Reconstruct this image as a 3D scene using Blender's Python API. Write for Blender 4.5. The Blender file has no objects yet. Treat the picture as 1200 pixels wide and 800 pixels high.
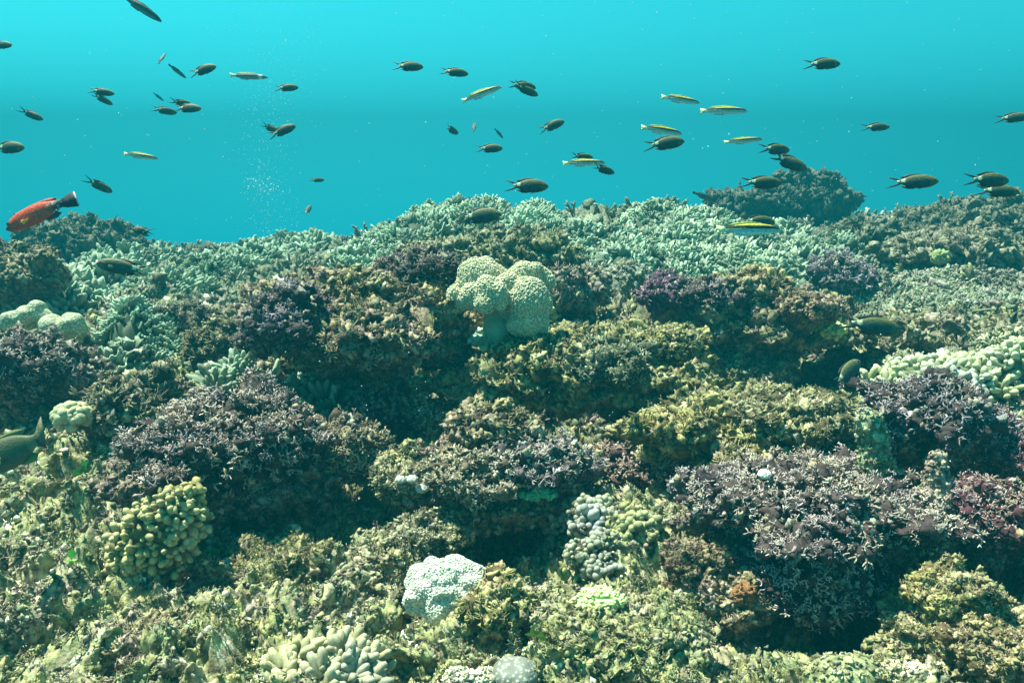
import bpy, math, random
import numpy as np
from mathutils import Vector, Matrix

random.seed(7)
RNG = np.random.default_rng(11)
sc = bpy.context.scene
COL = sc.collection
R = math.radians

# ------------------------------------------------------------------ camera
PITCH = R(10.3)
CAM = np.array([0.0, 0.0, 1.6])
FPX = 933.0                                    # focal length in pixels of a 1200 px wide picture
cd = bpy.data.cameras.new("camera"); cd.sensor_width = 36; cd.lens = 36 * FPX / 1200
cd.clip_start = 0.05; cd.clip_end = 400
cam = bpy.data.objects.new("camera", cd); COL.objects.link(cam)
cam.location = CAM; cam.rotation_euler = (math.pi / 2 - PITCH, 0, 0)
sc.camera = cam

# ------------------------------------------------------------------ world, sun, exposure
SUN_EL, SUN_AZ = R(66), R(-62)                 # azimuth from +Y towards +X
SKY_LOW, SKY_HIGH = (0.004, 0.78, 0.84, 1), (0.085, 1.0, 0.76, 1)   # the water column swallows the red of the daylight
w = bpy.data.worlds.new("World"); sc.world = w; w.use_nodes = True
nt = w.node_tree; nt.nodes.clear()
sky = nt.nodes.new("ShaderNodeTexSky"); sky.sky_type = 'NISHITA'; sky.sun_disc = False
sky.sun_elevation = SUN_EL; sky.sun_rotation = SUN_AZ
mul = nt.nodes.new("ShaderNodeMix"); mul.data_type = 'RGBA'; mul.blend_type = 'MULTIPLY'
mul.inputs[0].default_value = 1.0
bg = nt.nodes.new("ShaderNodeBackground"); bg.inputs[1].default_value = 0.096
out = nt.nodes.new("ShaderNodeOutputWorld")
tc = nt.nodes.new("ShaderNodeTexCoord"); sx = nt.nodes.new("ShaderNodeSeparateXYZ"); mxz = nt.nodes.new("ShaderNodeMath"); mxz.operation = 'MAXIMUM'; mxz.inputs[1].default_value = 0.0
cx = nt.nodes.new("ShaderNodeCombineXYZ"); nt.links.new(tc.outputs['Generated'], sx.inputs[0]); nt.links.new(sx.outputs[2], mxz.inputs[0])
nt.links.new(sx.outputs[0], cx.inputs[0]); nt.links.new(sx.outputs[1], cx.inputs[1]); zl = nt.nodes.new('ShaderNodeMath'); zl.operation = 'MULTIPLY_ADD'; zl.inputs[1].default_value = .6; zl.inputs[2].default_value = .16; nt.links.new(mxz.outputs[0], zl.inputs[0]); nt.links.new(zl.outputs[0], cx.inputs[2]); nt.links.new(cx.outputs[0], sky.inputs[0])
ramp = nt.nodes.new("ShaderNodeValToRGB"); e = ramp.color_ramp.elements       # longer way through the water near the horizon: deeper teal
e[0].position = 0.0; e[0].color = SKY_LOW; e[1].position = 0.40; e[1].color = SKY_HIGH
zr = nt.nodes.new('ShaderNodeMath'); zr.operation = 'ADD'; zr.inputs[1].default_value = .20; nt.links.new(sx.outputs[2], zr.inputs[0]); nt.links.new(zr.outputs[0], ramp.inputs[0]); ramp.color_ramp.interpolation = 'EASE'; nt.links.new(ramp.outputs[0], mul.inputs[7])
nt.links.new(sky.outputs[0], mul.inputs[6]); nt.links.new(mul.outputs[2], bg.inputs[0]); nt.links.new(bg.outputs[0], out.inputs[0])

sl = bpy.data.lights.new("sun", 'SUN'); sl.energy = 5.0; sl.angle = R(0.6); sl.color = (0.97, 1.0, 0.84)
sun = bpy.data.objects.new("sun", sl); COL.objects.link(sun)
sdir = Vector((math.sin(SUN_AZ) * math.cos(SUN_EL), math.cos(SUN_AZ) * math.cos(SUN_EL), math.sin(SUN_EL)))
sun.rotation_euler = sdir.to_track_quat('Z', 'Y').to_euler()
sun.location = (0, 0, 30)
sc.view_settings.view_transform = 'Standard'; sc.view_settings.look = 'None'
sc.view_settings.exposure = 1.82; sc.view_settings.gamma = 1
sc.cycles.max_bounces = 5; sc.cycles.diffuse_bounces = 2; sc.cycles.volume_bounces = 0
sc.cycles.transparent_max_bounces = 8; sc.cycles.use_denoising = True
HAZE_DENSITY = 0.078
HAZE_COLOR = (0.003, 0.125, 0.15)

# ------------------------------------------------------------------ projection helpers
XA = np.array([1.0, 0, 0]); FA = np.array([0, math.cos(PITCH), -math.sin(PITCH)]); UA = np.array([0, math.sin(PITCH), math.cos(PITCH)])
def at(u, v, d):
    """world point seen at photo pixel (u, v) at distance d in front of the camera"""
    return CAM + d * (FA + (u - 600) / FPX * XA + (400 - v) / FPX * UA)
def proj(P):
    q = P - CAM; d = q @ FA
    return 600 + FPX * (q @ XA) / d, 400 - FPX * (q @ UA) / d, d

# ------------------------------------------------------------------ noise
_perm = np.random.default_rng(3).permutation(256).astype(np.int32)
_perm = np.concatenate([_perm, _perm])
_g = np.random.default_rng(4).normal(size=(256, 3)); _g /= np.linalg.norm(_g, axis=1)[:, None]; _g = _g.astype(np.float32)
def noise(P):
    P = np.asarray(P, dtype=np.float32)
    I = np.floor(P).astype(np.int32); F = P - I; I &= 255
    W = F * F * F * (F * (F * 6 - 15) + 10)
    res = 0
    for dx in (0, 1):
        for dy in (0, 1):
            for dz in (0, 1):
                h = _perm[_perm[_perm[(I[:, 0] + dx) & 255] + ((I[:, 1] + dy) & 255)] + ((I[:, 2] + dz) & 255)]
                g = _g[h]
                dot = g[:, 0] * (F[:, 0] - dx) + g[:, 1] * (F[:, 1] - dy) + g[:, 2] * (F[:, 2] - dz)
                wt = (W[:, 0] if dx else 1 - W[:, 0]) * (W[:, 1] if dy else 1 - W[:, 1]) * (W[:, 2] if dz else 1 - W[:, 2])
                res = res + wt * dot
    return res * 1.6
def fbm(P, o=3):
    s = 0; a = 1.0
    for k in range(o):
        s = s + a * noise(P * (2.03 ** k) + 17.3 * k); a *= 0.5
    return s
def billow(P, o=3):
    s = 0; a = 1.0
    for k in range(o):
        s = s + a * (np.abs(noise(P * (2.1 ** k) + 9.7 * k)) * 2 - 0.5); a *= 0.5
    return s
def sstep(a, b, x):
    t = np.clip((x - a) / (b - a), 0, 1); return t * t * (3 - 2 * t)

# ------------------------------------------------------------------ mesh plumbing
class Acc:
    def __init__(s): s.V = []; s.F = []; s.C = []; s.n = 0
    def add(s, V, F, C):
        V = np.asarray(V, np.float32); C = np.asarray(C, np.float32)
        if C.ndim == 1: C = np.tile(C, (len(V), 1))
        s.V.append(V); s.F.append(np.asarray(F, np.int32) + s.n); s.C.append(C); s.n += len(V)
    def build(s, name, mat, parent=None, origin=None, smooth=True):
        V = np.concatenate(s.V); F = np.concatenate(s.F); C = np.concatenate(s.C)
        if origin is not None: V = V - np.asarray(origin, np.float32)
        me = bpy.data.meshes.new(name)
        me.vertices.add(len(V)); me.vertices.foreach_set("co", V.ravel())
        me.loops.add(len(F) * 3); me.loops.foreach_set("vertex_index", F.ravel())
        me.polygons.add(len(F))
        me.polygons.foreach_set("loop_start", np.arange(0, len(F) * 3, 3, dtype=np.int32))
        me.polygons.foreach_set("use_smooth", np.full(len(F), smooth))
        me.update(calc_edges=True)
        at_ = me.attributes.new("Col", 'FLOAT_COLOR', 'POINT')
        at_.data.foreach_set("color", np.concatenate([C, np.ones((len(C), 1), np.float32)], 1).ravel())
        me.materials.append(mat)
        o = bpy.data.objects.new(name, me); COL.objects.link(o)
        if origin is not None: o.location = [float(q) for q in origin]
        if parent: o.parent = parent
        return o
def tag(o, label=None, cat=None, group=None, kind=None):
    if label: o["label"] = label
    if cat: o["category"] = cat
    if group: o["group"] = group
    if kind: o["kind"] = kind
    return o

def grid_tris(nr, nc, wrap=False):
    r = np.arange(nr - 1)[:, None]; c = np.arange(nc if wrap else nc - 1)[None, :]
    a = r * nc + c; b = r * nc + (c + 1) % nc; d = a + nc; e = b + nc
    return np.stack([np.stack([a, b, e], -1).reshape(-1, 3), np.stack([a, e, d], -1).reshape(-1, 3)], 1).reshape(-1, 3)
def vnormals(V, F):
    n = np.cross(V[F[:, 1]] - V[F[:, 0]], V[F[:, 2]] - V[F[:, 0]])
    N = np.zeros_like(V)
    for k in range(3):
        for j in range(3): N[:, j] += np.bincount(F[:, k], n[:, j], len(V))
    return N / (np.linalg.norm(N, axis=1)[:, None] + 1e-12)
def icosphere(sub):
    t = (1 + 5 ** .5) / 2
    V = [(-1, t, 0), (1, t, 0), (-1, -t, 0), (1, -t, 0), (0, -1, t), (0, 1, t), (0, -1, -t), (0, 1, -t), (t, 0, -1), (t, 0, 1), (-t, 0, -1), (-t, 0, 1)]
    F = np.array([(0, 11, 5), (0, 5, 1), (0, 1, 7), (0, 7, 10), (0, 10, 11), (1, 5, 9), (5, 11, 4), (11, 10, 2), (10, 7, 6), (7, 1, 8),
         (3, 9, 4), (3, 4, 2), (3, 2, 6), (3, 6, 8), (3, 8, 9), (4, 9, 5), (2, 4, 11), (6, 2, 10), (8, 6, 7), (9, 8, 1)])
    V = np.array(V, float); V /= np.linalg.norm(V[0])
    for _ in range(sub):
        E = np.sort(np.concatenate([F[:, [0, 1]], F[:, [1, 2]], F[:, [2, 0]]]), 1)
        Eu, inv = np.unique(E, axis=0, return_inverse=True); inv = inv.reshape(-1)
        M = V[Eu[:, 0]] + V[Eu[:, 1]]; M /= np.linalg.norm(M, axis=1)[:, None]
        n = len(F); m = inv + len(V); V = np.concatenate([V, M])
        a, b, c = m[:n], m[n:2 * n], m[2 * n:]
        F = np.concatenate([np.stack(x, 1) for x in ((F[:, 0], a, c), (F[:, 1], b, a), (F[:, 2], c, b), (a, b, c))])
    return V, F
ICO = {k: icosphere(k) for k in (0, 1, 2, 3, 4, 5, 6)}

# ------------------------------------------------------------------ small template pieces: verts, tris, t (0 base .. 1 tip)
def tube(path, rad, n=5, tip=True, flat=1.0, side=None):
    path = np.array(path, float); V = []; k = len(path)
    for i in range(k):
        d = path[min(i + 1, k - 1)] - path[max(i - 1, 0)]; d /= np.linalg.norm(d) + 1e-9
        a = np.cross(d, (0.31, 0.87, 0.1) if side is None else side); a /= np.linalg.norm(a) + 1e-9; b = np.cross(d, a)
        for j in range(n):
            an = 2 * math.pi * j / n
            V.append(path[i] + rad[i] * (math.cos(an) * a + math.sin(an) * b * flat))
    F = grid_tris(k, n, True).tolist()
    d = path[-1] - path[-2]; d /= np.linalg.norm(d) + 1e-9
    V.append(path[-1] + d * rad[-1] * 0.7); t = len(V) - 1
    for j in range(n): F.append(((k - 1) * n + j, (k - 1) * n + (j + 1) % n, t))
    return np.array(V), np.array(F)
def join(parts):
    V = []; F = []; n = 0
    for v, f in parts: V.append(v); F.append(f + n); n += len(v)
    return np.concatenate(V), np.concatenate(F)
def finish(V, F):
    t = np.clip(V[:, 2] / max(V[:, 2].max(), 1e-6), 0, 1); return V, F, t
def twig(rng, r=.115, fork=3, spread=.5, n=3):
    p = []; h = rng.uniform(.35, .5); lean = rng.normal(size=2) * .08
    top = np.array([lean[0], lean[1], h])
    p.append(tube([(0, 0, -.25), top * .5 + (0, 0, 0), top], [r * 1.3, r * 1.1, r], n))
    a0 = rng.uniform(0, 6.28)
    for i in range(fork):
        a = a0 + i * 6.28 / fork + rng.normal() * .4; s = spread * rng.uniform(.6, 1.2)
        e = np.array([math.cos(a) * s, math.sin(a) * s, rng.uniform(.75, 1.0)])
        m = (top + e) / 2 + np.array([math.cos(a), math.sin(a), 0]) * s * .18
        p.append(tube([top - (0, 0, .03), m, e], [r * .9, r * .8, r * .55], n))
        if rng.random() < .6:
            b = a + rng.choice([-1, 1]) * rng.uniform(.8, 1.4)
            e2 = m + np.array([math.cos(b) * .22, math.sin(b) * .22, .2])
            p.append(tube([m, (m + e2) / 2, e2], [r * .7, r * .65, r * .45], n))
    return finish(*join(p))
def finger(rng, r=.26, n=7, bend=.15):
    b = rng.normal(size=2) * bend
    path = [(b[0] * s * s, b[1] * s * s, z) for s, z in ((0, -.3), (.3, .25), (.7, .6), (.9, .8), (1, .92))]
    k = rng.uniform(.9, 1.15)
    return finish(*tube(path, [r * .8, r * .95 * k, r * 1.05 * k, r * .9, r * .5], n))
def antler(rng, r=.13, n=5):
    """flattened blade that splits into blunt lobes, as on the pale soft corals of the ridge"""
    p = []; a0 = rng.uniform(0, 6.28); ax = np.array([math.cos(a0), math.sin(a0), 0]); pe = np.array([-math.sin(a0), math.cos(a0), 0])
    k = rng.integers(3, 6)
    p.append(tube([(0, 0, -.3), (0, 0, .1), (0, 0, .4)], [.16, .2, .22], 6, flat=.5, side=pe))
    for i in range(k):
        s = (i - (k - 1) / 2) / (k - 1) * 2
        e = ax * s * .48 + pe * rng.normal() * .12 + np.array([0, 0, rng.uniform(.72, 1.0) - .12 * abs(s)])
        m = ax * s * .3 + np.array([0, 0, .42])
        p.append(tube([ax * s * .1 + np.array([0, 0, .12]), m, (m + e) / 2 + ax * s * .04, e], [r, r * 1.1, r, r * .6], n))
    return finish(*join(p))
def sheet(rng):
    """upright folded blade with a scalloped rim"""
    n, m = 11, 4; w0 = rng.uniform(.45, .75); cur = rng.uniform(.5, 1.4) * rng.choice([-1, 1]); ph = rng.uniform(0, 6); P = []
    for i in range(n):
        s = i / (n - 1) * 2 - 1
        top = .75 + .13 * math.cos(s * 9 + ph) - .25 * s * s + .06 * rng.normal()
        for k in range(m):
            h = k / (m - 1); P.append((s * w0 * (.45 + .55 * h), cur * s * s * .3 * h + .10 * math.sin(s * 6 + ph) * h, -.25 * (1 - h) + top * h))
    P = np.array(P); th = .05; A = P + (0, th, 0); B = P - (0, th, 0); G = grid_tris(n, m)
    ring = [i * m for i in range(n)] + [(n - 1) * m + k for k in range(1, m)] + [i * m + m - 1 for i in range(n - 2, -1, -1)] + [k for k in range(m - 2, 0, -1)]
    q = []
    for j in range(len(ring)): a, b = ring[j], ring[(j + 1) % len(ring)]; q += [(a, b, b + n * m), (a, b + n * m, a + n * m)]
    return finish(np.concatenate([A, B]), np.concatenate([G, G[:, ::-1] + n * m, np.array(q)]))
def crumb(rng, sub=1, rough=.35):
    V, F = ICO[sub]; V = V * (1 + rough * rng.normal(size=(len(V), 1)).clip(-1.5, 1.8))
    V = V * rng.uniform(.6, 1.3, 3); V[:, 2] = V[:, 2] * .7 + .15
    t = np.clip((V[:, 2] + .3) / 1.1, 0, 1); return V, F, t
def knob(rng, sub=2):
    V, F = ICO[sub]; V = V * (1 + .08 * noise(V * 1.7 + rng.uniform(0, 50))[:, None]); V = V * (1, 1, 1.15) + (0, 0, .4)
    return V, F, np.clip((V[:, 2] + .3) / 1.8, 0, 1)
def frill(rng):
    """little ruffled blade of algae: a thin curved fan with some thickness"""
    n = 6; P = []
    w0 = rng.uniform(.3, .55)
    for i in range(n):
        a = (i / (n - 1) - .5) * 2.2
        for k, rr in enumerate((.15, .6, 1.0 + .15 * rng.normal())):
            P.append((math.sin(a) * rr * w0 * 1.5, .12 * math.sin(i * 2.1 + k) * rr + .25 * rr * rr, math.cos(a) * rr))
    P = np.array(P); G = grid_tris(n, 3); Q = P + (0, .05, 0)
    V = np.concatenate([P, Q]); F = np.concatenate([G, G[:, ::-1] + len(P)])
    t = np.clip(V[:, 2], 0, 1); return V, F, t
def tuftlet(rng, k=6):
    p = []
    for i in range(k):
        a = rng.uniform(0, 6.28); s = rng.uniform(.1, .8); h = rng.uniform(.5, 1)
        e = np.array([math.cos(a) * s, math.sin(a) * s, h]); b = e * (.25, .25, 0) + (0, 0, -.2)
        p.append(tube([b, b * .4 + e * .6, e], [.09, .08, .045], 3))
    return finish(*join(p))
tr = np.random.default_rng(21)
T = {
    'twig': [twig(tr) for _ in range(7)],
    'stout': [twig(tr, r=.15, fork=4, spread=.42, n=4) for _ in range(6)],
    'finger': [finger(tr) for _ in range(6)],
    'fat': [finger(tr, r=.36, n=9, bend=.1) for _ in range(6)],
    'antler': [antler(tr) for _ in range(9)],
    'sheet': [sheet(tr) for _ in range(8)],
    'crumb': [crumb(tr) for _ in range(8)],
    'crumb0': [crumb(tr, 0, .3) for _ in range(8)],
    'crumbx': [crumb(tr, 1, .6) for _ in range(8)],
    'knob': [knob(tr) for _ in range(3)],
    'knob1': [knob(tr, 1) for _ in range(4)],
    'frill': [frill(tr) for _ in range(6)],
    'tuft': [tuftlet(tr) for _ in range(6)],
}
def scatter(acc, kind, P, N, size, cb, ct, rng, jitter=.35, squash=(1, 1, 1)):
    """merge template pieces into acc at P along N; cb/ct base and tip colours (n,3)"""
    n = len(P)
    if not n: return
    size = np.broadcast_to(size, n); cb = np.broadcast_to(cb, (n, 3)); ct = np.broadcast_to(ct, (n, 3))
    Z = N + rng.normal(size=(n, 3)) * jitter; Z /= np.linalg.norm(Z, axis=1)[:, None]
    A = rng.normal(size=(n, 3)); X = np.cross(A, Z); X /= np.linalg.norm(X, axis=1)[:, None] + 1e-9; Y = np.cross(Z, X)
    tid = rng.integers(0, len(T[kind]), n)
    for k, (V, F, t) in enumerate(T[kind]):
        s = np.where(tid == k)[0]
        if not len(s): continue
        W = V * squash
        M = np.stack([X[s], Y[s], Z[s]], 1) * size[s, None, None]
        PV = np.einsum('vk,nkj->nvj', W, M) + P[s][:, None, :]
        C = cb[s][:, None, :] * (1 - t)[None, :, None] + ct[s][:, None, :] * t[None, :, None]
        FF = F[None] + (np.arange(len(s)) * len(V))[:, None, None]
        acc.add(PV.reshape(-1, 3), FF.reshape(-1, 3), C.reshape(-1, 3))
def sample(V, F, n, rng, keep=None):
    a, b, c = V[F[:, 0]], V[F[:, 1]], V[F[:, 2]]
    fn = np.cross(b - a, c - a); ar = np.linalg.norm(fn, axis=1)
    wt = ar.copy()
    if keep is not None: wt = wt * keep((a + b + c) / 3, fn / (ar[:, None] + 1e-12))
    if wt.sum() <= 0: return np.zeros((0, 3)), np.zeros((0, 3))
    i = rng.choice(len(F), n, p=wt / wt.sum())
    r1 = np.sqrt(rng.random(n)); r2 = rng.random(n)
    P = a[i] * (1 - r1)[:, None] + b[i] * (r1 * (1 - r2))[:, None] + c[i] * (r1 * r2)[:, None]
    return P, fn[i] / (ar[i][:, None] + 1e-12)

# ------------------------------------------------------------------ materials
def coral_mat(name, rough=.8, nscale=90, ncontrast=.5, bump=.4, bscale=220, dots=None, spec=.2):
    m = bpy.data.materials.new(name); m.use_nodes = True; t = m.node_tree; n = t.nodes; n.clear(); L = t.links.new
    o = n.new("ShaderNodeOutputMaterial"); p = n.new("ShaderNodeBsdfPrincipled"); L(p.outputs[0], o.inputs[0])
    p.inputs['Roughness'].default_value = rough; p.inputs['Specular IOR Level'].default_value = spec
    a = n.new("ShaderNodeAttribute"); a.attribute_name = "Col"
    g = n.new("ShaderNodeNewGeometry")
    nz = n.new("ShaderNodeTexNoise"); nz.inputs['Scale'].default_value = nscale; nz.inputs['Detail'].default_value = 4
    L(g.outputs['Position'], nz.inputs['Vector'])
    mr = n.new("ShaderNodeMapRange"); mr.inputs[1].default_value = .3; mr.inputs[2].default_value = .7
    mr.inputs[3].default_value = 1 - ncontrast; mr.inputs[4].default_value = 1 + ncontrast
    L(nz.outputs[0], mr.inputs[0])
    mx = n.new("ShaderNodeMix"); mx.data_type = 'RGBA'; mx.blend_type = 'MULTIPLY'; mx.inputs[0].default_value = 1
    L(a.outputs['Color'], mx.inputs[6]); L(mr.outputs[0], mx.inputs[7]); colout = mx.outputs[2]
    b = n.new("ShaderNodeBump"); b.inputs['Strength'].default_value = bump; b.inputs['Distance'].default_value = .004
    if dots:
        vo = n.new("ShaderNodeTexVoronoi"); vo.inputs['Scale'].default_value = dots; L(g.outputs['Position'], vo.inputs['Vector'])
        r2 = n.new("ShaderNodeMapRange"); r2.inputs[1].default_value = .18; r2.inputs[2].default_value = .5
        r2.inputs[3].default_value = 1.25; r2.inputs[4].default_value = .5; L(vo.outputs['Distance'], r2.inputs[0])
        m2 = n.new("ShaderNodeMix"); m2.data_type = 'RGBA'; m2.blend_type = 'MULTIPLY'; m2.inputs[0].default_value = 1
        L(colout, m2.inputs[6]); L(r2.outputs[0], m2.inputs[7]); colout = m2.outputs[2]
        L(r2.outputs[0], b.inputs['Height'])
    else:
        n2 = n.new("ShaderNodeTexNoise"); n2.inputs['Scale'].default_value = bscale; n2.inputs['Detail'].default_value = 3
        L(g.outputs['Position'], n2.inputs['Vector']); L(n2.outputs[0], b.inputs['Height'])
    L(b.outputs[0], p.inputs['Normal']); L(colout, p.inputs['Base Color'])
    return m
M_REEF = coral_mat("reef_crust", nscale=60, ncontrast=.7, bump=.8, bscale=160)
M_TWIG = coral_mat("branching_coral", nscale=120, ncontrast=.4, bump=.3)
M_SOFT = coral_mat("soft_coral", nscale=150, ncontrast=.15, bump=.25, bscale=400, rough=.65)
M_LEATHER = coral_mat("leather_coral_polyps", nscale=40, ncontrast=.15, bump=.5, dots=112, rough=.7)
M_LEATHER_NEAR = coral_mat("leather_coral_polyps_near", nscale=40, ncontrast=.12, bump=.35, dots=130, rough=.7)
M_STALK = coral_mat("leather_coral_stalk", nscale=60, ncontrast=.15, bump=.2)
M_FISH = coral_mat("fish_skin", nscale=260, ncontrast=.35, bump=.3, rough=.6, spec=.25)
M_RED = coral_mat("red_fish_skin", nscale=180, ncontrast=.6, bump=.35, rough=.6, spec=.2)
M_BUB = coral_mat("air_bubbles", nscale=10, ncontrast=.02, bump=0, rough=.1, spec=.8)
M_EYE = coral_mat("fish_eye", nscale=10, ncontrast=.02, bump=0, rough=.1, spec=.8)

# ------------------------------------------------------------------ colour of the reef crust: patches of algae, coralline crust and sand
PAL = np.array([(.18, .17, .07), (.36, .35, .24), (.20, .14, .13), (.11, .14, .08), (.25, .24, .10), (.12, .09, .06), (.31, .26, .23), (.30, .32, .16)])
def crust(P, rng=None, spread=.25):
    q = np.stack([noise(P * s + o) for s, o in ((7, 3), (15, 11), (34, 23), (5, 41))], 1)
    idx = q @ np.array([2.6, 2.4, 1.8, 2.0]) + 3.4 + (rng.normal(size=len(P)) * spread * 1.6 if rng is not None else 0)
    idx = np.mod(idx, len(PAL)); i0 = idx.astype(int) % len(PAL); f = sstep(.3, .7, idx - i0)[:, None]
    C = PAL[i0] * (1 - f) + PAL[(i0 + 1) % len(PAL)] * f
    # far beyond, the reef is covered with pale green-grey soft coral
    d = P[:, 1]; k = sstep(3.4, 5.5, d)[:, None] * .75
    C = C * (1 - k) + np.array([.15, .18, .11]) * k
    return np.clip(C * (1 + .35 * noise(P * 60)[:, None]), .015, .8)

# ------------------------------------------------------------------ reef terrain
CP = [(u, 1150, 1.0) for u in (-600, 0, 600, 1200, 1800)]
CP += [(-300, 800, 1.45), (0, 800, 1.45), (200, 800, 1.45), (400, 800, 1.42), (600, 800, 1.45), (800, 800, 1.5), (960, 810, 1.62), (1080, 800, 1.55), (1200, 800, 1.5), (1500, 800, 1.5)]
CP += [(-300, 700, 1.75), (0, 700, 1.75), (150, 700, 1.78), (300, 700, 1.85), (400, 700, 1.8), (480, 720, 1.85), (600, 700, 1.82), (720, 700, 1.78), (840, 700, 1.9), (950, 740, 2.05), (1060, 720, 2.05), (1200, 710, 1.75), (1500, 700, 1.75)]
CP += [(-300, 600, 2.1), (0, 600, 2.1), (150, 590, 2.2), (270, 610, 2.4), (400, 620, 2.3), (500, 620, 2.4), (590, 640, 2.4), (700, 610, 2.15), (850, 610, 2.2), (1000, 600, 2.2), (1130, 610, 2.4), (1500, 600, 2.2)]
CP += [(-300, 510, 2.6), (0, 540, 2.5), (100, 530, 2.6), (250, 500, 2.7), (400, 500, 2.85), (550, 510, 2.8), (690, 560, 2.9), (800, 520, 2.6), (900, 510, 2.65), (1000, 540, 2.6), (1150, 500, 2.6), (1500, 480, 2.6)]
CP += [(-300, 430, 3.2), (0, 450, 3.2), (200, 440, 3.2), (350, 485, 3.3), (500, 490, 3.4), (650, 515, 3.4), (760, 490, 3.5), (850, 465, 3.7), (950, 450, 3.8), (1100, 440, 3.1), (1500, 420, 3.1)]
CP += [(-300, 380, 3.9), (0, 395, 3.8), (100, 385, 4.0), (250, 385, 4.0), (400, 400, 3.7), (600, 395, 3.7), (750, 385, 4.0), (900, 400, 4.4), (1050, 385, 4.0), (1200, 370, 4.0), (1500, 370, 4.0)]
CP += [(-300, 340, 5), (0, 350, 5), (150, 340, 5.2), (300, 335, 5.2), (450, 328, 4.8), (600, 322, 4.7), (750, 335, 4.9), (900, 330, 5.1), (1050, 322, 5.3), (1200, 312, 5.4), (1500, 310, 5.4)]
CP += [(-300, 310, 8), (0, 315, 8), (150, 310, 8), (300, 305, 7.2), (400, 297, 6.5), (500, 275, 5.8), (600, 272, 5.8), (700, 280, 5.8), (800, 275, 5.8), (900, 290, 6.2), (1000, 290, 7), (1100, 272, 7.2), (1200, 258, 7), (1500, 250, 7)]
CP += [(460, 275, 6.8), (520, 252, 6.6), (600, 254, 6.6), (700, 264, 6.5), (780, 253, 6.6), (860, 266, 6.8), (930, 283, 7.4)]
CP += [(u, 301, 13) for u in (-300, 100, 300)] + [(500, 288, 10), (700, 285, 10), (900, 275, 11), (1100, 262, 12), (1400, 250, 11)]
CP += [(u, 320, 28) for u in (-300, 0, 300, 600, 900, 1200, 1500)]
cp = np.array([at(*c) for c in CP])
def rbfc(x, y):
    return np.stack([x / y * 1.6, np.log(y)], -1)
K = rbfc(cp[:, 0], cp[:, 1])
def tps(r2): return .5 * r2 * np.log(r2 + 1e-9)
n_ = len(K); A_ = tps(((K[:, None] - K[None]) ** 2).sum(-1)) + np.eye(n_) * 2e-3
Pm = np.concatenate([np.ones((n_, 1)), K], 1)
Z_ = np.zeros((3, 3)); S_ = np.block([[A_, Pm], [Pm.T, Z_]])
sol = np.linalg.solve(S_, np.concatenate([cp[:, 2], np.zeros(3)]))
def base_h(x, y):
    k = rbfc(x, y); h = sol[n_] + k @ sol[n_ + 1:]
    for i in range(n_): h = h + sol[i] * tps(((k - K[i]) ** 2).sum(-1))
    return h
def terrain_at(x, y):
    """reef surface before the finest crumble"""
    h = base_h(x, y); P = np.stack([x, y, np.zeros_like(x)], -1)
    near = 1 - sstep(7, 12, y)
    h = h + (.085 * billow(P * 2.2 + 5, 2) + .045 * billow(P * 5.2 + 31, 2)) * (.35 + .65 * near)
    return h
NR, NC = 1000, 1050
yy = np.exp(np.linspace(math.log(.75), math.log(17.5), NR)); tt = np.linspace(-1.15, 1.15, NC)
Yg, Tg = np.meshgrid(yy, tt, indexing='ij'); Xg = Yg * Tg
x, y = Xg.ravel(), Yg.ravel()
hc = terrain_at(x, y)
P = np.stack([x, y, hc], -1)
sc_n = np.clip(y / 2.5, .6, 4)[:, None]
P[:, 2] += .042 * billow(P * 9 + 3, 2) + .022 * billow(P * 24 + 7, 3) + .007 * noise(P * 75)
warp = np.stack([noise(P * 6 + 50), noise(P * 6 + 90), np.zeros(len(P))], -1) * .04 + np.stack([noise(P * 19 + 150), noise(P * 19 + 190), noise(P * 19 + 210) * .6], -1) * .02
P = P + warp
TF = grid_tris(NR, NC); TV = P
acc = Acc(); acc.add(TV, TF, crust(TV) * .6 + np.array([.27, .28, .12]) * .5 * (1 - sstep(2.2, 3.6, TV[:, 1]))[:, None] + np.array([.12, .13, .07]) * .4 * sstep(2.2, 3.6, TV[:, 1])[:, None]); ter = acc.build("reef_ground", M_REEF); tag(ter, kind='structure')
V, F = np.array([(-20, -2.5, -2.6), (20, -2.5, -2.6), (20, 18, -2.6), (-20, 18, -2.6)], float), np.array([(0, 1, 2), (0, 2, 3)])
acc = Acc(); acc.add(V, F, (.2, .2, .12)); tag(acc.build("seabed", M_REEF), kind='structure')
SURF_V = [TV[(TV[:, 1] < 14)]]; 

def hit_map():
    V = np.concatenate(SURF_V); u, v, d = proj(V); ok = (u > -60) & (u < 1260) & (v > 150) & (v < 860)
    u, v, d, V = u[ok], v[ok], d[ok], V[ok]
    bi = ((v - 150) // 5).astype(int) * 300 + ((u + 60) // 5).astype(int)
    o = np.lexsort((d, bi)); bi, V = bi[o], V[o]
    first = np.concatenate([[True], bi[1:] != bi[:-1]])
    return dict(zip(bi[first].tolist(), V[first]))
HIT = None
def on(u, v):
    """the reef surface point seen at photo pixel (u, v)"""
    global HIT
    if HIT is None: HIT = hit_map()
    for r in range(0, 8):
        for dv in range(-r, r + 1):
            for du in range(-r, r + 1):
                k = (int((v - 150) // 5) + dv) * 300 + int((u + 60) // 5) + du
                if k in HIT: return HIT[k]
    return at(u, v, 2.5)

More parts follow.
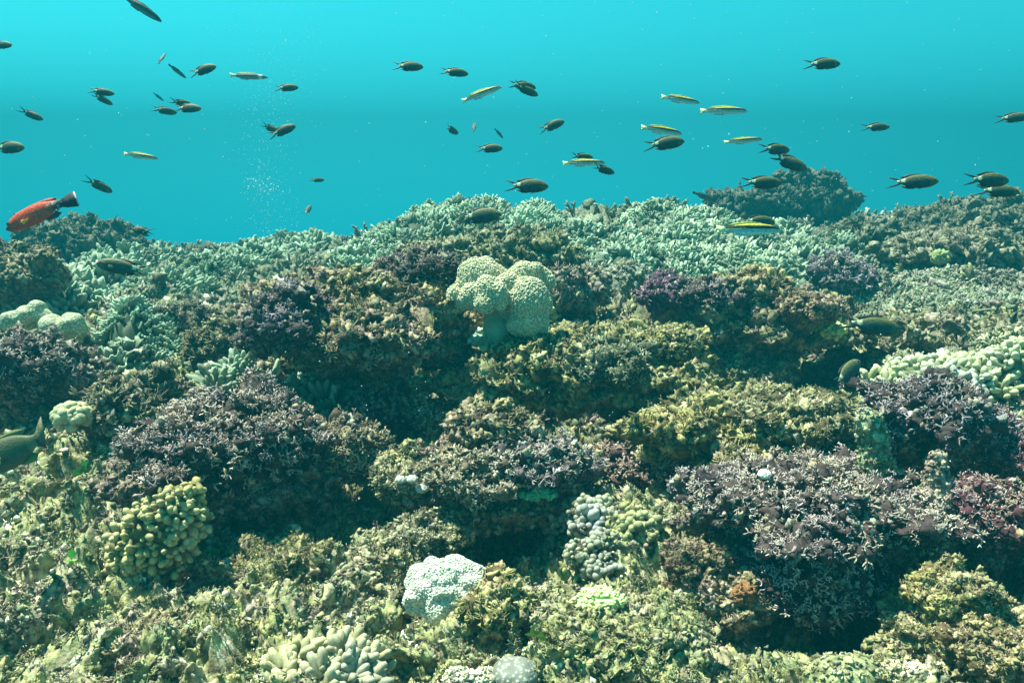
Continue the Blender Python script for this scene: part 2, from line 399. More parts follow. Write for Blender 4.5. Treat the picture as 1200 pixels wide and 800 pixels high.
# ------------------------------------------------------------------ blobs
def blob(c, rx, ry, rz, rng, sub=5, lump=.22, freq=1.6, undercut=.35, fine=.03):
    V, F = ICO[sub]; o = rng.uniform(0, 100)
    r = 1 + lump * billow(V * freq + o, 3) + fine * noise(V * 14 + o)
    W = V * r[:, None]
    low = np.clip(-W[:, 2], 0, 1)
    W[:, 0] *= 1 - undercut * low; W[:, 1] *= 1 - undercut * low
    W[:, 2] = np.where(W[:, 2] < 0, W[:, 2] * .8, W[:, 2])
    return W * np.array([rx, ry, rz]) + np.asarray(c), F
def child(acc, name, mat, parent, origin):
    k = acc.build(name, mat, origin=origin); k.location = (0, 0, 0); k.parent = parent; return k
def px(n, d): return n * d / FPX
TRASH = []
def turf_on(acc, V, F, n, size, rng, mix=('crumb', 'crumbx', 'tuft', 'twig'), tint=None, up=-.35, tintk=.5):
    Pn, Nn = sample(V, F, n, rng, lambda c, fn: (fn[:, 2] > up) * (.3 + np.clip(fn[:, 2] + .4, 0, 1)))
    # patches of one kind next to patches of another
    sel = noise(Pn * 9 + 77) * 2.2 + rng.normal(size=len(Pn)) * .5
    edges = np.linspace(-1.3, 1.3, len(mix) + 1); edges[0] = -99; edges[-1] = 99
    C = crust(Pn, rng)
    if tint is not None:
        C = C * (1 - tintk) + np.asarray(tint) * tintk
    s = size * rng.uniform(.5, 1.4, len(Pn))
    for k, kd in enumerate(mix):
        q = (sel >= edges[k]) & (sel < edges[k + 1])
        f = 1.0 if kd.startswith('crumb') else 1.5
        scatter(acc, kd, Pn[q], Nn[q], s[q] * f, C[q] * .4, np.clip(C[q] * 1.35 + .02, 0, .75), rng, .4)  # depth painted in: piece bases coloured darker, tips lighter

def rock(name, label, u, v, d, wpx, hpx, deep=.9, seed=0, tint=None, tk=.5, n=None, mix=('crumb', 'crumbx', 'tuft', 'twig'), size=None, undercut=.35, cat="coral rock", group=None, lump=.34, freq=1.9, sub=5):
    if v > 640 and hpx != 70: v += 12; hpx *= .85; undercut = .05
    rng = np.random.default_rng(seed + 100); c = at(u, v, d); rx, rz = px(wpx, d), px(hpx, d)
    V, F = blob(c, rx, rx * deep, rz, rng, 6 if wpx > 80 else sub, lump, freq, undercut)
    V = V + (.03 * np.stack([noise(V * 9 + 9), noise(V * 9 + 39), billow(V * 9, 2)], -1) + .012 * np.stack([noise(V * 28 + 9), noise(V * 28 + 39), billow(V * 28, 2)], -1)) * min(1.5, d / 2.2)
    acc = Acc(); C = crust(V)
    if tint is not None: C = C * (1 - tk) + np.asarray(tint) * tk
    acc.add(V, F, C); o = tag(acc.build(name, M_REEF, origin=c), label, cat, group); acc = Acc()
    s = size or px(3.9, d)
    n = n or int(4 * wpx * hpx * 3.14 / 14)
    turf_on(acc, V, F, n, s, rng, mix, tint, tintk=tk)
    SURF_V.append(V)
    child(acc, "algae_turf", M_REEF, o, c)
    return o

def bush(name, label, u, v, wpx, hpx, cb, ct, kind='twig', size_px=9, dens=1.0, d=None, seed=0, cat="coral", group=None, deep=1.0, mat=None, tilt=0, varc=.3, lump=.36, squash=(1, 1, 1), jitter=.38, coverlow=-.3, fill=None, undercut=.25, freq=2.3, rag=1.0):
    """a colony of twigs, fingers or knobs covering a lumpy dome; (u, v) is the centre of the colony in the photo"""
    rng = np.random.default_rng(seed + 500)
    if d is None:
        h = on(u, v + hpx * .3); d = (h - CAM) @ FA
        d = d + px(hpx, d) * .15
    c = at(u, v, d); rx, rz = px(wpx, d), px(hpx, d)
    V, F = blob((0, 0, 0), rx, rx * deep, rz, rng, 5 if wpx > 40 else 4, lump, freq, undercut)
    if tilt:
        a = R(tilt); V = V @ np.array([[math.cos(a), 0, math.sin(a)], [0, 1, 0], [-math.sin(a), 0, math.cos(a)]])
    V = V + c
    if rag: V = V + vnormals(V, F) * (rag * (.022 * billow(V * 16 + seed, 2) + .01 * noise(V * 45))[:, None] * min(1.6, d / 2.2))
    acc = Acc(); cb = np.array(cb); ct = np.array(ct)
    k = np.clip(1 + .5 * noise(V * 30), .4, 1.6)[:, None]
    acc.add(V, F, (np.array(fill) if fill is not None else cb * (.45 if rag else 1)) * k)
    o = tag(acc.build(name, M_REEF if rag else (mat or M_TWIG), origin=c), label, cat, group); acc = Acc()
    if name == 'algae_cushion': kind = 'mix'
    s = px(size_px, d); n = int(dens * 4.2 * wpx * hpx * 3.14 / (size_px * size_px * .33))
    Pn, Nn = sample(V, F, n, rng, lambda cc, fn: (fn[:, 2] > coverlow) * 1.0)
    if rag:
        g = noise(Pn * 24 + seed) + .25 * rng.normal(size=n) > -.55
        odd = g & (noise(Pn * 11 + 3 * seed + 60) + .3 * rng.normal(size=n) > .42); crumbs = (Pn[odd], Nn[odd]); g &= ~odd
        Pn, Nn = Pn[g], Nn[g]
        Cq = crust(crumbs[0], rng)
        scatter(acc, 'crumbx', crumbs[0], crumbs[1], s * .5 * rng.uniform(.5, 1.3, odd.sum()), Cq * .5 + cb * .4, np.clip(Cq * .6 + ct * .35, 0, .8), rng, .5)
    var = (1 + varc * noise(Pn * 14 + seed) + varc * .6 * rng.normal(size=len(Pn)))[:, None].clip(.35, 1.9)
    hue = noise(Pn * 7 + 5 + seed)[:, None] * np.array([.10, .10, -.22])
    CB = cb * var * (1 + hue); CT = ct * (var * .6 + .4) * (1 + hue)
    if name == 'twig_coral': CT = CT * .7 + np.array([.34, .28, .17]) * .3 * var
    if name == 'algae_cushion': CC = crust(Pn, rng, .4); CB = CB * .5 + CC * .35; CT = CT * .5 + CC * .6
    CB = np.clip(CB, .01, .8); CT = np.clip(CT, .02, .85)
    ss = s * rng.uniform(.6, 1.35, len(Pn)) * (1 + rag * .45 * noise(Pn * 13 + 8))
    if kind == 'mix':
        w_ = noise(Pn * 15 + seed) + .3 * rng.normal(size=len(Pn))
        for kd, q, f in (('crumbx', w_ < -.2, .75), ('tuft', (w_ >= -.2) & (w_ < .15), 1.3), ('crumb', (w_ >= .15) & (w_ < .3), .7), ('twig', w_ >= .3, 1.25)):
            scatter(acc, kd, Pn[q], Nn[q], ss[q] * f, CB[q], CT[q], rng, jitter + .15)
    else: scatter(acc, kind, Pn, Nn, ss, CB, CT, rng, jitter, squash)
    SURF_V.append(V)
    child(acc, {'twig_coral': 'branches', 'algae_cushion': 'fronds', 'finger_coral': 'fingers', 'lobed_coral': 'lobes', 'knob_coral': 'knobs'}[name], mat or M_TWIG, o, c)
    return o

BROWN = (.16, .12, .05); YEL = (.30, .26, .07)
# rocks and ledges (u, v, depth, half width, half height in photo pixels)
G1 = "algae crusted coral rocks of the reef"
ROCKS = [
 ("reef_ledge", "big brown crusted ledge with dark overhang, beside and lower than the domed leather coral", 428, 388, 3.0, 122, 58, .8, (.17, .12, .06), .5),
 ("reef_ledge", "wide olive ledge with green rim and black hollow directly under the domed leather coral", 672, 440, 2.95, 148, 44, .7, (.22, .21, .07), .55),
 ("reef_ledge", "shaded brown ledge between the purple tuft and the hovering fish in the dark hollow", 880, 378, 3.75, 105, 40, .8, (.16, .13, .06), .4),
 ("coral_rock", "yellow brown lumpy rock behind the wide lavender thicket and in front of the dark hollow", 880, 512, 2.5, 125, 42, .8, (.26, .24, .09), .55),
 ("coral_rock", "dark brown rock at the picture edge above the white bubbly soft coral", 14, 330, 4.0, 48, 34, .9, (.12, .10, .05), .5),
 ("coral_rock", "hazy blue green mound behind the red fish", 98, 288, 7.6, 66, 28, .9, (.07, .08, .045), .7),
 ("coral_rock", "hazy mushroom shaped coral head standing alone beyond the pale ridge", 938, 243, 9.5, 50, 36, .8, (.05, .06, .04), .75),
 ("coral_rock", "small hazy outcrop beside the mushroom shaped coral head beyond the ridge", 868, 243, 9.3, 36, 16, .8, (.05, .06, .04), .75),
 ("coral_rock", "broad hazy mound rising at the edge under the pair of close fish", 1165, 276, 6.8, 92, 36, .9, (.09, .09, .055), .7),
 ("coral_rock", "rounded mound between the mushroom coral head and the broad edge mound", 1003, 286, 6.2, 36, 22, .9, (.09, .10, .06), .6),
 ("coral_rock", "low rock just behind and beside the small white leather coral", 468, 668, 1.98, 72, 45, .8, (.26, .25, .12), .5),
 ("coral_rock", "undercut rock carrying grey twiggy corals above the small white leather coral", 575, 575, 2.3, 105, 44, .7, (.18, .13, .09), .5),
 ("coral_rock", "overhanging rock under the wide lavender thicket with a black hollow below", 955, 655, 2.0, 118, 70, .7, (.14, .10, .08), .5),
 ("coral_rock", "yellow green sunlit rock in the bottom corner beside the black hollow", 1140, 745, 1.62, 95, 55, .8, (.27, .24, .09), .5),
 ("coral_rock", "brown rock at the picture edge under the reddish twig coral", 1172, 632, 1.95, 58, 48, .8, (.17, .10, .09), .5),
 ("coral_rock", "crusted rock behind the two upright stumps and under the purple thicket", 1095, 515, 2.45, 75, 48, .8, (.15, .10, .11), .5),
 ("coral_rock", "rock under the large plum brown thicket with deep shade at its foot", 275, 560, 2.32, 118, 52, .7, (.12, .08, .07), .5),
 ("coral_rock", "low dark rock under the round brown bush left of the plum thicket", 158, 495, 2.75, 55, 32, .8, (.12, .11, .06), .5),
 ("coral_rock", "rough lilac crusted rock below the white bubbly soft coral", 45, 448, 3.0, 68, 44, .8, (.16, .12, .12), .5),
 ("coral_rock", "brownish green hump between yellow finger coral and small white leather coral", 335, 655, 1.98, 60, 34, .8, (.25, .22, .09), .5),
 ("coral_rock", "small humps of olive rock left of the big brown ledge", 250, 418, 3.7, 58, 28, .8, (.20, .20, .09), .5),
 ("coral_rock", "brown knob on top of the big brown ledge", 425, 342, 3.5, 36, 22, .9, (.18, .15, .07), .5),
 ("coral_rock", "olive crusted boulder above the big brown ledge and behind domed leather coral", 520, 315, 4.3, 48, 32, .9, (.16, .17, .08), .5),
 ("coral_rock", "mossy boulder directly behind the top of the domed leather coral", 610, 303, 4.3, 62, 28, .9, (.15, .17, .07), .5),
 ("coral_rock", "bare rounded rock to the side of domed leather coral with dark slit under it", 668, 345, 3.95, 38, 26, .9, (.20, .17, .13), .5),
 ("coral_rock", "yellow algae covered hump on the bottom slope right of the small white leather coral", 575, 725, 1.7, 42, 34, .9, (.26, .22, .07), .6),
 ("coral_rock", "orange speckled dark rock just beneath the wide lavender thicket's near side", 850, 680, 1.85, 62, 38, .8, (.15, .10, .05), .5),
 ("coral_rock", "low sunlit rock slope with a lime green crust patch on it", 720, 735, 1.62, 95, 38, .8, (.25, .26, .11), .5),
 ("coral_rock", "brown hump near the bottom edge under the yellow finger coral", 190, 750, 1.6, 78, 34, .8, (.26, .20, .12), .5),
 ("coral_rock", "brown mound in front of the big mound at the far picture edge", 1118, 300, 5.4, 72, 26, .9, (.18, .15, .10), .5),
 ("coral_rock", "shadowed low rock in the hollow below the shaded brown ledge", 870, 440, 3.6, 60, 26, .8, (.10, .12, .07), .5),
 ("coral_rock", "small brown rock behind the cream finger coral field", 1080, 395, 3.6, 62, 22, .8, (.20, .18, .10), .5),
 ("coral_rock", "dark flat topped rock among pale thickets under the dark olive fish", 88, 348, 4.6, 30, 16, .9, (.12, .10, .06), .6),
]
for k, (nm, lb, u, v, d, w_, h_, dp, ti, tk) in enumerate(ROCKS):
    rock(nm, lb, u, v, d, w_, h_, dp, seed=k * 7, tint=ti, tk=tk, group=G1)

# ------------------------------------------------------------------ bushes and colonies
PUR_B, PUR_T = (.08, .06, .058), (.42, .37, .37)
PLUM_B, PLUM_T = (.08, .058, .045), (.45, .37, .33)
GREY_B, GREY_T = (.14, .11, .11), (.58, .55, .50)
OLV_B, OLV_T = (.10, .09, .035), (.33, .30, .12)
SOFT_B, SOFT_T = (.05, .075, .04), (.33, .43, .29)  # very dark base colour paints the shade between the lobes
GB = "twiggy corals on the reef"
B = [
 ("large plum brown twig coral thicket above the yellow finger coral", 270, 522, 98, 50, PLUM_B, (.52, .43, .40), 'twig', 10),
 ("round dark olive brown bush between edge fish and the plum brown thicket", 160, 482, 52, 36, (.08, .065, .04), (.30, .27, .17), 'tuft', 9),
 ("lilac twig coral on the rough rock at the picture edge under white bubbly coral", 32, 435, 42, 34, PUR_B, PUR_T, 'twig', 9),
 ("purple and brown twig coral crowning the big brown ledge near its left end", 345, 378, 45, 34, PUR_B, (.34, .28, .33), 'twig', 8),
 ("dark purple brown bush behind the big brown ledge and before the olive boulder", 492, 322, 40, 26, (.07, .055, .055), (.26, .23, .22), 'twig', 7),
 ("bright magenta purple tuft on the shaded ledge to the side of the domed leather coral", 777, 347, 24, 18, (.10, .045, .085), (.36, .22, .33), 'twig', 7),
 ("violet grey knobby bush on the shaded ledge, highest bush of that ledge", 985, 328, 32, 25, (.09, .07, .085), (.36, .33, .37), 'stout', 8),
 ("dim mauve twig coral on the shaded ledge beside the magenta purple tuft", 828, 352, 30, 20, (.10, .07, .075), (.35, .30, .30), 'twig', 7),
 ("purple grey thicket of sharp twigs in front of the cream finger coral field", 1092, 488, 62, 38, PUR_B, (.42, .37, .42), 'twig', 10),
 ("dark violet twig coral at the picture edge beside cream finger coral", 1180, 458, 34, 22, PUR_B, (.36, .32, .38), 'twig', 9),
 ("reddish purple fine twig coral at the picture edge beside the short upright stump", 1185, 532, 36, 32, (.14, .05, .07), (.42, .27, .30), 'twig', 8),
 ("maroon twig coral at the edge below the reddish purple one", 1165, 605, 50, 34, (.14, .05, .06), (.45, .34, .32), 'twig', 9),
 ("wide lavender grey thicket of sunlit twigs in front of the tall upright stump", 962, 592, 112, 40, (.10, .07, .065), (.54, .47, .43), 'twig', 9),
 ("lavender twig cushion bulging over black hollow, nearest part of the lavender thickets", 955, 680, 72, 44, (.09, .06, .06), (.60, .54, .52), 'twig', 9),
 ("small mauve thicket at the near end of the wide lavender thicket", 850, 585, 48, 30, (.11, .075, .08), (.50, .44, .43), 'twig', 9),
 ("pinkish brown twig coral above the pale knobbly corals beside the central gully", 760, 548, 52, 30, (.14, .08, .07), (.44, .34, .30), 'stout', 9),
 ("grey twig coral on the undercut rock at the edge of the central gully", 635, 545, 50, 28, GREY_B, GREY_T, 'twig', 9),
 ("round grey lilac twig coral, left end of the row before the central hollow", 437, 485, 28, 22, GREY_B, (.50, .47, .48), 'stout', 8),
 ("pale grey green sprig coral like a little fan before the central hollow", 505, 488, 24, 17, (.18, .17, .11), (.60, .62, .48), 'twig', 9),
 ("mossy brown cushion with green fringe beside the pale sprig coral", 580, 505, 44, 24, (.10, .08, .045), (.30, .24, .14), 'tuft', 8),
 ("grey brown twigs with orange hints filling the slope right of the plum brown thicket", 405, 530, 48, 30, (.13, .10, .065), (.42, .36, .25), 'twig', 9),
 ("pale tan twig coral hanging at the front of the undercut rock", 555, 562, 46, 26, (.18, .14, .09), (.55, .50, .36), 'stout', 8),
 ("small cushion of grey twigs left of the undercut rock's green patch", 480, 560, 38, 24, (.13, .12, .06), (.42, .40, .22), 'crumbx', 6),
 ("yellow brown weedy cushion, leftmost lump on the rock before the dark hollow", 790, 505, 36, 20, (.17, .14, .04), (.40, .34, .12), 'tuft', 8),
 ("olive brown weedy cushion with tan tips topping the yellow brown lumpy rock", 930, 490, 62, 24, (.16, .14, .06), (.46, .43, .24), 'crumbx', 6),
 ("upright tan sea whips tuft on the yellow brown lumpy rock", 935, 500, 28, 18, (.18, .16, .08), (.52, .50, .30), 'tuft', 14),
 ("dark olive tangle on the near side of the olive ledge under the leather coral", 625, 420, 50, 26, OLV_B, (.34, .30, .09), 'tuft', 8),
 ("grey green twig coral along the rim of the olive ledge", 715, 430, 42, 24, (.11, .13, .07), (.38, .42, .28), 'twig', 7),
 ("yellow olive crust cushions at the outer tip of the olive ledge", 785, 408, 38, 22, OLV_B, (.44, .42, .16), 'crumbx', 6),
 ("brown lacy algae cushion at the near face of the big brown ledge", 440, 400, 62, 30, (.12, .085, .05), (.38, .30, .18), 'frill', 8),
 ("dark brown lacy cushion at the left foot of the big brown ledge", 345, 432, 36, 26, (.09, .07, .04), (.30, .25, .14), 'tuft', 8),
 ("small brown cushion topping the knob above the big brown ledge", 425, 335, 28, 14, (.15, .12, .05), (.40, .35, .16), 'crumbx', 6),
 ("rounded yellow brown bush on the shaded ledge's crest", 893, 340, 28, 18, (.15, .11, .05), (.38, .31, .15), 'tuft', 7),
 ("reddish brown weed strip along the crest of the shaded ledge", 945, 362, 32, 14, (.17, .10, .06), (.40, .30, .18), 'crumbx', 5),
 ("olive cushion of fine weed behind the upright stumps", 870, 545, 34, 18, (.16, .13, .05), (.40, .34, .15), 'tuft', 8),
 ("golden weed cushion on the sunlit rock in the bottom corner", 1120, 700, 46, 28, (.20, .16, .05), (.42, .38, .15), 'crumbx', 7),
 ("golden brown weed heap at the bottom edge under the golden cushion", 1170, 765, 46, 30, (.22, .16, .07), (.45, .37, .18), 'crumbx', 7),
 ("yellow brown shaggy weed between the small white leather coral and the lime patch", 580, 715, 34, 26, (.16, .13, .04), (.46, .42, .16), 'tuft', 9),
 ("green brown crumbly cushion behind the small white leather coral", 500, 632, 40, 18, (.14, .13, .06), (.42, .42, .26), 'crumbx', 6),
 ("dark red speckled cushion in the shade right of the lime green crust patch", 810, 655, 28, 18, (.09, .045, .03), (.28, .19, .11), 'crumbx', 6),
 ("brown and white crumbly cushion under the maroon twig coral", 1060, 640, 34, 22, (.13, .10, .06), (.48, .42, .30), 'crumbx', 6),
 ("olive bush between white bubbly coral and big brown ledge, nearest of the pair", 262, 405, 42, 22, (.10, .09, .045), (.34, .32, .18), 'twig', 7),
 ("grey olive bush between pale thickets and big brown ledge, farther of the pair", 215, 378, 36, 18, (.13, .12, .085), (.38, .38, .27), 'twig', 6),
 ("mauve grey bush in the middle of the slope under the pale thickets", 305, 398, 22, 16, (.12, .09, .09), (.36, .32, .30), 'twig', 6),
]
for k, (lb, u, v, w_, h_, cb, ct, kd, sz) in enumerate(B):
    nm = "twig_coral" if kd in ('twig', 'stout') else "algae_cushion"
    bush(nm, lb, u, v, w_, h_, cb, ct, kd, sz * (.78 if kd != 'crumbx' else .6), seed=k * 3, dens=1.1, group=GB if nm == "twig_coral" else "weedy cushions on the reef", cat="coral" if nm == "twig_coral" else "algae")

# pale soft coral thickets of the ridge and the far left: carpets that follow the reef
def carpet(name, label, u0, v0, ru, rdepth, size, n, kind='antler', cb=SOFT_B, ct=SOFT_T, seed=0, group=None, cat="coral", mound=.12, mat=None, jitter=.25, d=None, varc=.25, sheets=0):
    rng = np.random.default_rng(seed + 900)
    c = on(u0, v0) if d is None else at(u0, v0, d)
    dd = (c - CAM) @ FA; rx = px(ru, dd); ry = rdepth
    m = 70; gx, gy = np.meshgrid(np.linspace(-1, 1, m), np.linspace(-1, 1, m), indexing='ij')
    # square to disc
    dx = gx * np.sqrt(1 - gy ** 2 / 2); dy = gy * np.sqrt(1 - gx ** 2 / 2); r = np.sqrt(dx ** 2 + dy ** 2).ravel()
    an = np.arctan2(dy, dx).ravel(); wob = 1 + .18 * noise(np.stack([np.cos(an) * 1.5, np.sin(an) * 1.5, np.full(m * m, seed * 1.7)], -1))
    X = c[0] + dx.ravel() * rx * wob; Yv = c[1] + dy.ravel() * ry * wob
    H = terrain_at(X, Yv)
    Pq = np.stack([X, Yv, H], -1)
    Pq[:, 2] += mound * (1 - r ** 2) ** .5 * (.8 + .35 * billow(Pq * 2.6 + seed, 2)) - .03 if mound else 0
    Pq[:, 2] = np.where(r > .98, H - .12, Pq[:, 2])
    F = grid_tris(m, m)[:, ::-1]
    n0 = vnormals(Pq, F)
    if n0[:, 2].mean() < 0: F = F[:, ::-1]
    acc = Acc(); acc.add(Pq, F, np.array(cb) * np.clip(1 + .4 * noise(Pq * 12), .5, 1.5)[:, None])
    Pn, Nn = sample(Pq, F, n, rng)
    Nn = Nn + np.array([0, -.25, .5]); Nn /= np.linalg.norm(Nn, axis=1)[:, None]
    var = (1 + varc * noise(Pn * 4 + seed) * 2.6 + varc * rng.normal(size=n))[:, None].clip(.4, 1.7)
    keep = noise(Pn * 5.5 + seed) + .15 * rng.normal(size=n) > -.34; Pn, Nn, var = Pn[keep], Nn[keep], var[keep]; n = len(Pn)
    s = size * rng.uniform(.55, 1.35, n) * (1 + .5 * noise(Pn * 3.3 + 2 * seed))
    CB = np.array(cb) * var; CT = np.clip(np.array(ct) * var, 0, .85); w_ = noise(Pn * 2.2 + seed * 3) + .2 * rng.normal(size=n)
    if kind == 'antler':
        lim = .1 - sheets; q = w_ > lim
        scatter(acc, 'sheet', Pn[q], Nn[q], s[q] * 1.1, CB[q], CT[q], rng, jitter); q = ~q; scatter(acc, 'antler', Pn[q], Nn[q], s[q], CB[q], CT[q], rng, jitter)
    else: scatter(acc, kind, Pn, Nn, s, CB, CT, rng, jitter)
    SURF_V.append(Pq)
    return tag(acc.build(name, mat or M_SOFT, origin=c), label, cat, group)
HIT = None
GR = "pale soft coral thickets of the reef top"
CAR = [
 ("pale lobed soft coral carpet on the left shoulder of the central ridge", 455, 290, 75, .75, .07, 1900),
 ("pale lobed soft coral on the highest hump of the central ridge behind a hovering fish", 520, 258, 62, .7, .074, 1700),
 ("bright pale soft coral carpet behind the domed leather coral on the ridge crest", 625, 258, 70, .75, .074, 1900),
 ("whitish soft coral carpet facing the sun beside the smooth grey trunk", 695, 285, 62, .7, .072, 1800),
 ("pale soft coral crest just before the far mushroom shaped coral head", 790, 262, 62, .75, .074, 1800),
 ("wide pale soft coral slope under the striped fish that swims low over the reef", 865, 292, 85, .75, .072, 2200),
 ("pale soft coral slope falling toward the shaded brown ledge", 800, 308, 70, .5, .075, 1100),
 ("dull green soft coral on the saddle before the rounded far mound", 955, 292, 50, .7, .08, 800),
 ("olive green lobed soft coral in the dip of the central ridge", 590, 285, 52, .5, .08, 800, (.12, .13, .05), (.38, .38, .19)),
 ("pale green soft coral field in front of the far left reef edge", 335, 318, 75, .9, .085, 1200),
 ("pale green soft coral strip on the slope left of the big brown ledge", 290, 352, 62, .6, .055, 1900),
 ("hazy pale soft coral bush under the dark olive fish with forked tail", 200, 333, 55, .7, .07, 1300),
 ("hazy pale soft coral clump beside the blue green mound", 155, 303, 36, .8, .11, 450),
 ("pale cyan branching patch between dark edge rock and the flat topped dark rock", 90, 325, 50, .8, .085, 700),
 ("pale greenish soft coral strip just above the grey olive bush", 180, 362, 52, .5, .05, 1500),
 ("far pale coral rim at the horizon of the reef below the bubble stream", 315, 298, 60, 1.4, .11, 700),
]
for k, c in enumerate(CAR):
    lb, u, v, ru, rd, s, n = c[:7]; cb, ct = (c[7], c[8]) if len(c) > 7 else (SOFT_B, SOFT_T)
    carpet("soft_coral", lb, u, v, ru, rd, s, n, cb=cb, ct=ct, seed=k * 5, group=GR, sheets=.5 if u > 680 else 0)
KN = [
 ("knobbly olive green coral field beyond the violet grey bush", 1075, 342, 75, .6, .045, 1700, (.08, .09, .05), (.32, .35, .23)),
 ("knobbly grey green coral field at the picture edge beyond cream finger coral", 1170, 352, 55, .6, .045, 1300, (.08, .09, .055), (.29, .32, .22)),
 ("knobbly pale coral slope between the olive knobbly field and the cream finger coral", 1110, 385, 75, .35, .04, 1500, (.09, .10, .05), (.34, .35, .22)),
 ("knobbly grey pink coral shoulder just under the broad hazy edge mound", 1110, 312, 70, .7, .05, 1000, (.10, .09, .06), (.30, .29, .22)),
]
for k, (lb, u, v, ru, rd, s, n, cb, ct) in enumerate(KN):
    carpet("knobbly_coral", lb, u, v, ru, rd, s, int(n * 1.3), kind='stout', cb=cb, ct=ct, seed=200 + k * 5, group="knobbly coral fields", mound=.06, jitter=.4)

# finger corals
HIT = None
bush("finger_coral", "olive yellow finger coral cluster with blunt fingers on the sunlit slope", 180, 635, 36, 72, (.10, .09, .035), (.43, .39, .19), 'finger', 11.5, d=1.92, tilt=-40, dens=.95, deep=.8, varc=.15, seed=900, mat=M_SOFT, lump=.22, group=None, coverlow=-.8, rag=0, undercut=.05, squash=(1.15, 1.15, 1), jitter=.3)
bush("finger_coral", "big cream finger coral bank at the picture edge behind the purple grey thicket", 1112, 455, 84, 30, (.14, .17, .09), (.48, .52, .34), 'finger', 12, d=2.85, dens=.95, deep=.6, varc=.08, seed=901, mat=M_SOFT, lump=.2, rag=0)
bush("finger_coral", "small high clump of cream fingers cut off by the picture edge", 1192, 428, 28, 22, (.14, .17, .09), (.48, .52, .34), 'finger', 12, d=2.8, dens=.95, varc=.08, seed=902, mat=M_SOFT, lump=.2, rag=0)
bush("finger_coral", "small clump of cream knobs behind the olive fish at the edge", 85, 490, 16, 12, (.16, .16, .08), (.40, .40, .25), 'knob', 5, d=2.45, dens=.5, varc=.08, seed=903, mat=M_SOFT, lump=.1, rag=0)
bush("lobed_coral", "greenish lobed coral with broad blunt blades at the bottom edge", 378, 812, 58, 42, (.10, .11, .05), (.42, .40, .24), 'antler', 30, d=1.42, dens=1.0, varc=.1, seed=904, mat=M_SOFT, lump=.2, rag=0, squash=(1.35, 1.35, .9))
GK = "pale knob corals by the central gully"
for k, (u, v, w_, h_, lb) in enumerate([
    (700, 615, 26, 20, "cluster of white grey round knobs nearest the grey twig rock"),
    (745, 622, 22, 20, "olive tinted knob coral cluster between white knobs and dark red cushion"),
    (700, 655, 30, 18, "low cushion of pale green knobs below the white grey knob cluster"),
    (662, 605, 18, 12, "small dim knob cluster in the shade at the gully side"),
    (650, 612, 14, 18, "tan knob stack touching the gully side below the grey twig coral")]):
    bush("knob_coral", lb, u, v, w_, h_, (.10, .10, .06), (.34, .35, .25) if k != 1 else (.33, .33, .15), 'knob1', 3.6, seed=920 + k, dens=.55, mat=M_SOFT, lump=.45, rag=1.0, group=GK, varc=.35, jitter=.2)
for k, (u, v, r_, lb) in enumerate([(470, 562, 7, "first of three round white knobs on the undercut rock"), (483, 562, 7, "middle of three round white knobs on the undercut rock"), (494, 573, 7, "lowest of three round white knobs on the undercut rock"),
                      (896, 556, 8, "white round sponge ball in front of the yellow brown lumpy rock"), (677, 377, 7, "small pale ball on the olive ledge beside the leather coral"), (957, 548, 9, "fuzzy olive ball beside the tall upright stump")]):
    h = on(u, v); d = (h - CAM) @ FA - .02; rng = np.random.default_rng(k)
    V, F = blob(at(u, v, d), px(r_, d), px(r_, d), px(r_ * .8, d), rng, 4, .1, 1.4, .2)
    acc = Acc(); cc = (.30, .24, .09) if 'olive ball' in lb else ((.40, .40, .36) if 'three' in lb else (.60, .64, .52))
    acc.add(V, F, cc); o = acc.build("sponge_ball", M_SOFT, origin=V.mean(0)); tag(o, lb, "sponge")

# ------------------------------------------------------------------ leather corals from merged lobes
def lobes_mesh(name, lobes, voxel, mat, cfun, smooth=6, parent=None, origin=(0, 0, 0), disp=0, fine=0):
    V0, F0 = ICO[4]; Vs = []; Fs = []; n = 0
    for (c, r) in lobes:
        Vs.append(V0 * np.array(r) + np.array(c)); Fs.append(F0 + n); n += len(V0)
    V = np.concatenate(Vs) - np.array(origin); F = np.concatenate(Fs)
    me = bpy.data.meshes.new(name + "_raw"); me.from_pydata(V.tolist(), [], F.tolist())
    o = bpy.data.objects.new(name, me); COL.objects.link(o)
    m = o.modifiers.new("r", 'REMESH'); m.mode = 'VOXEL'; m.voxel_size = voxel; m.use_smooth_shade = True
    s = o.modifiers.new("s", 'SMOOTH'); s.iterations = smooth; s.factor = .5
    dg = bpy.context.evaluated_depsgraph_get(); em = bpy.data.meshes.new_from_object(o.evaluated_get(dg))
    o.modifiers.clear(); o.data = em; em.name = name; bpy.data.meshes.remove(me)
    nv = len(em.vertices); co = np.zeros(nv * 3, np.float32); em.vertices.foreach_get("co", co); co = co.reshape(-1, 3)
    nn = np.zeros(nv * 3, np.float32); em.vertices.foreach_get("normal", nn); nn = nn.reshape(-1, 3)
    if disp: co = co + nn * (disp * noise(co * 22 + 4)[:, None])
    if fine: co = co + nn * (fine * noise(co * 260)[:, None])
    em.vertices.foreach_set("co", co.ravel())
    C = cfun(co); a = em.attributes.new("Col", 'FLOAT_COLOR', 'POINT'); a.data.foreach_set("color", np.concatenate([C, np.ones((nv, 1))], 1).astype(np.float32).ravel())
    em.polygons.foreach_set("use_smooth", np.ones(len(em.polygons), bool)); em.materials.clear(); em.materials.append(mat); em.update()
    if parent: o.parent = parent
    else: o.location = origin
    return o
def empty(name, loc):
    o = bpy.data.objects.new(name, None); COL.objects.link(o); o.location = [float(q) for q in loc]; o.empty_display_size = .05; return o

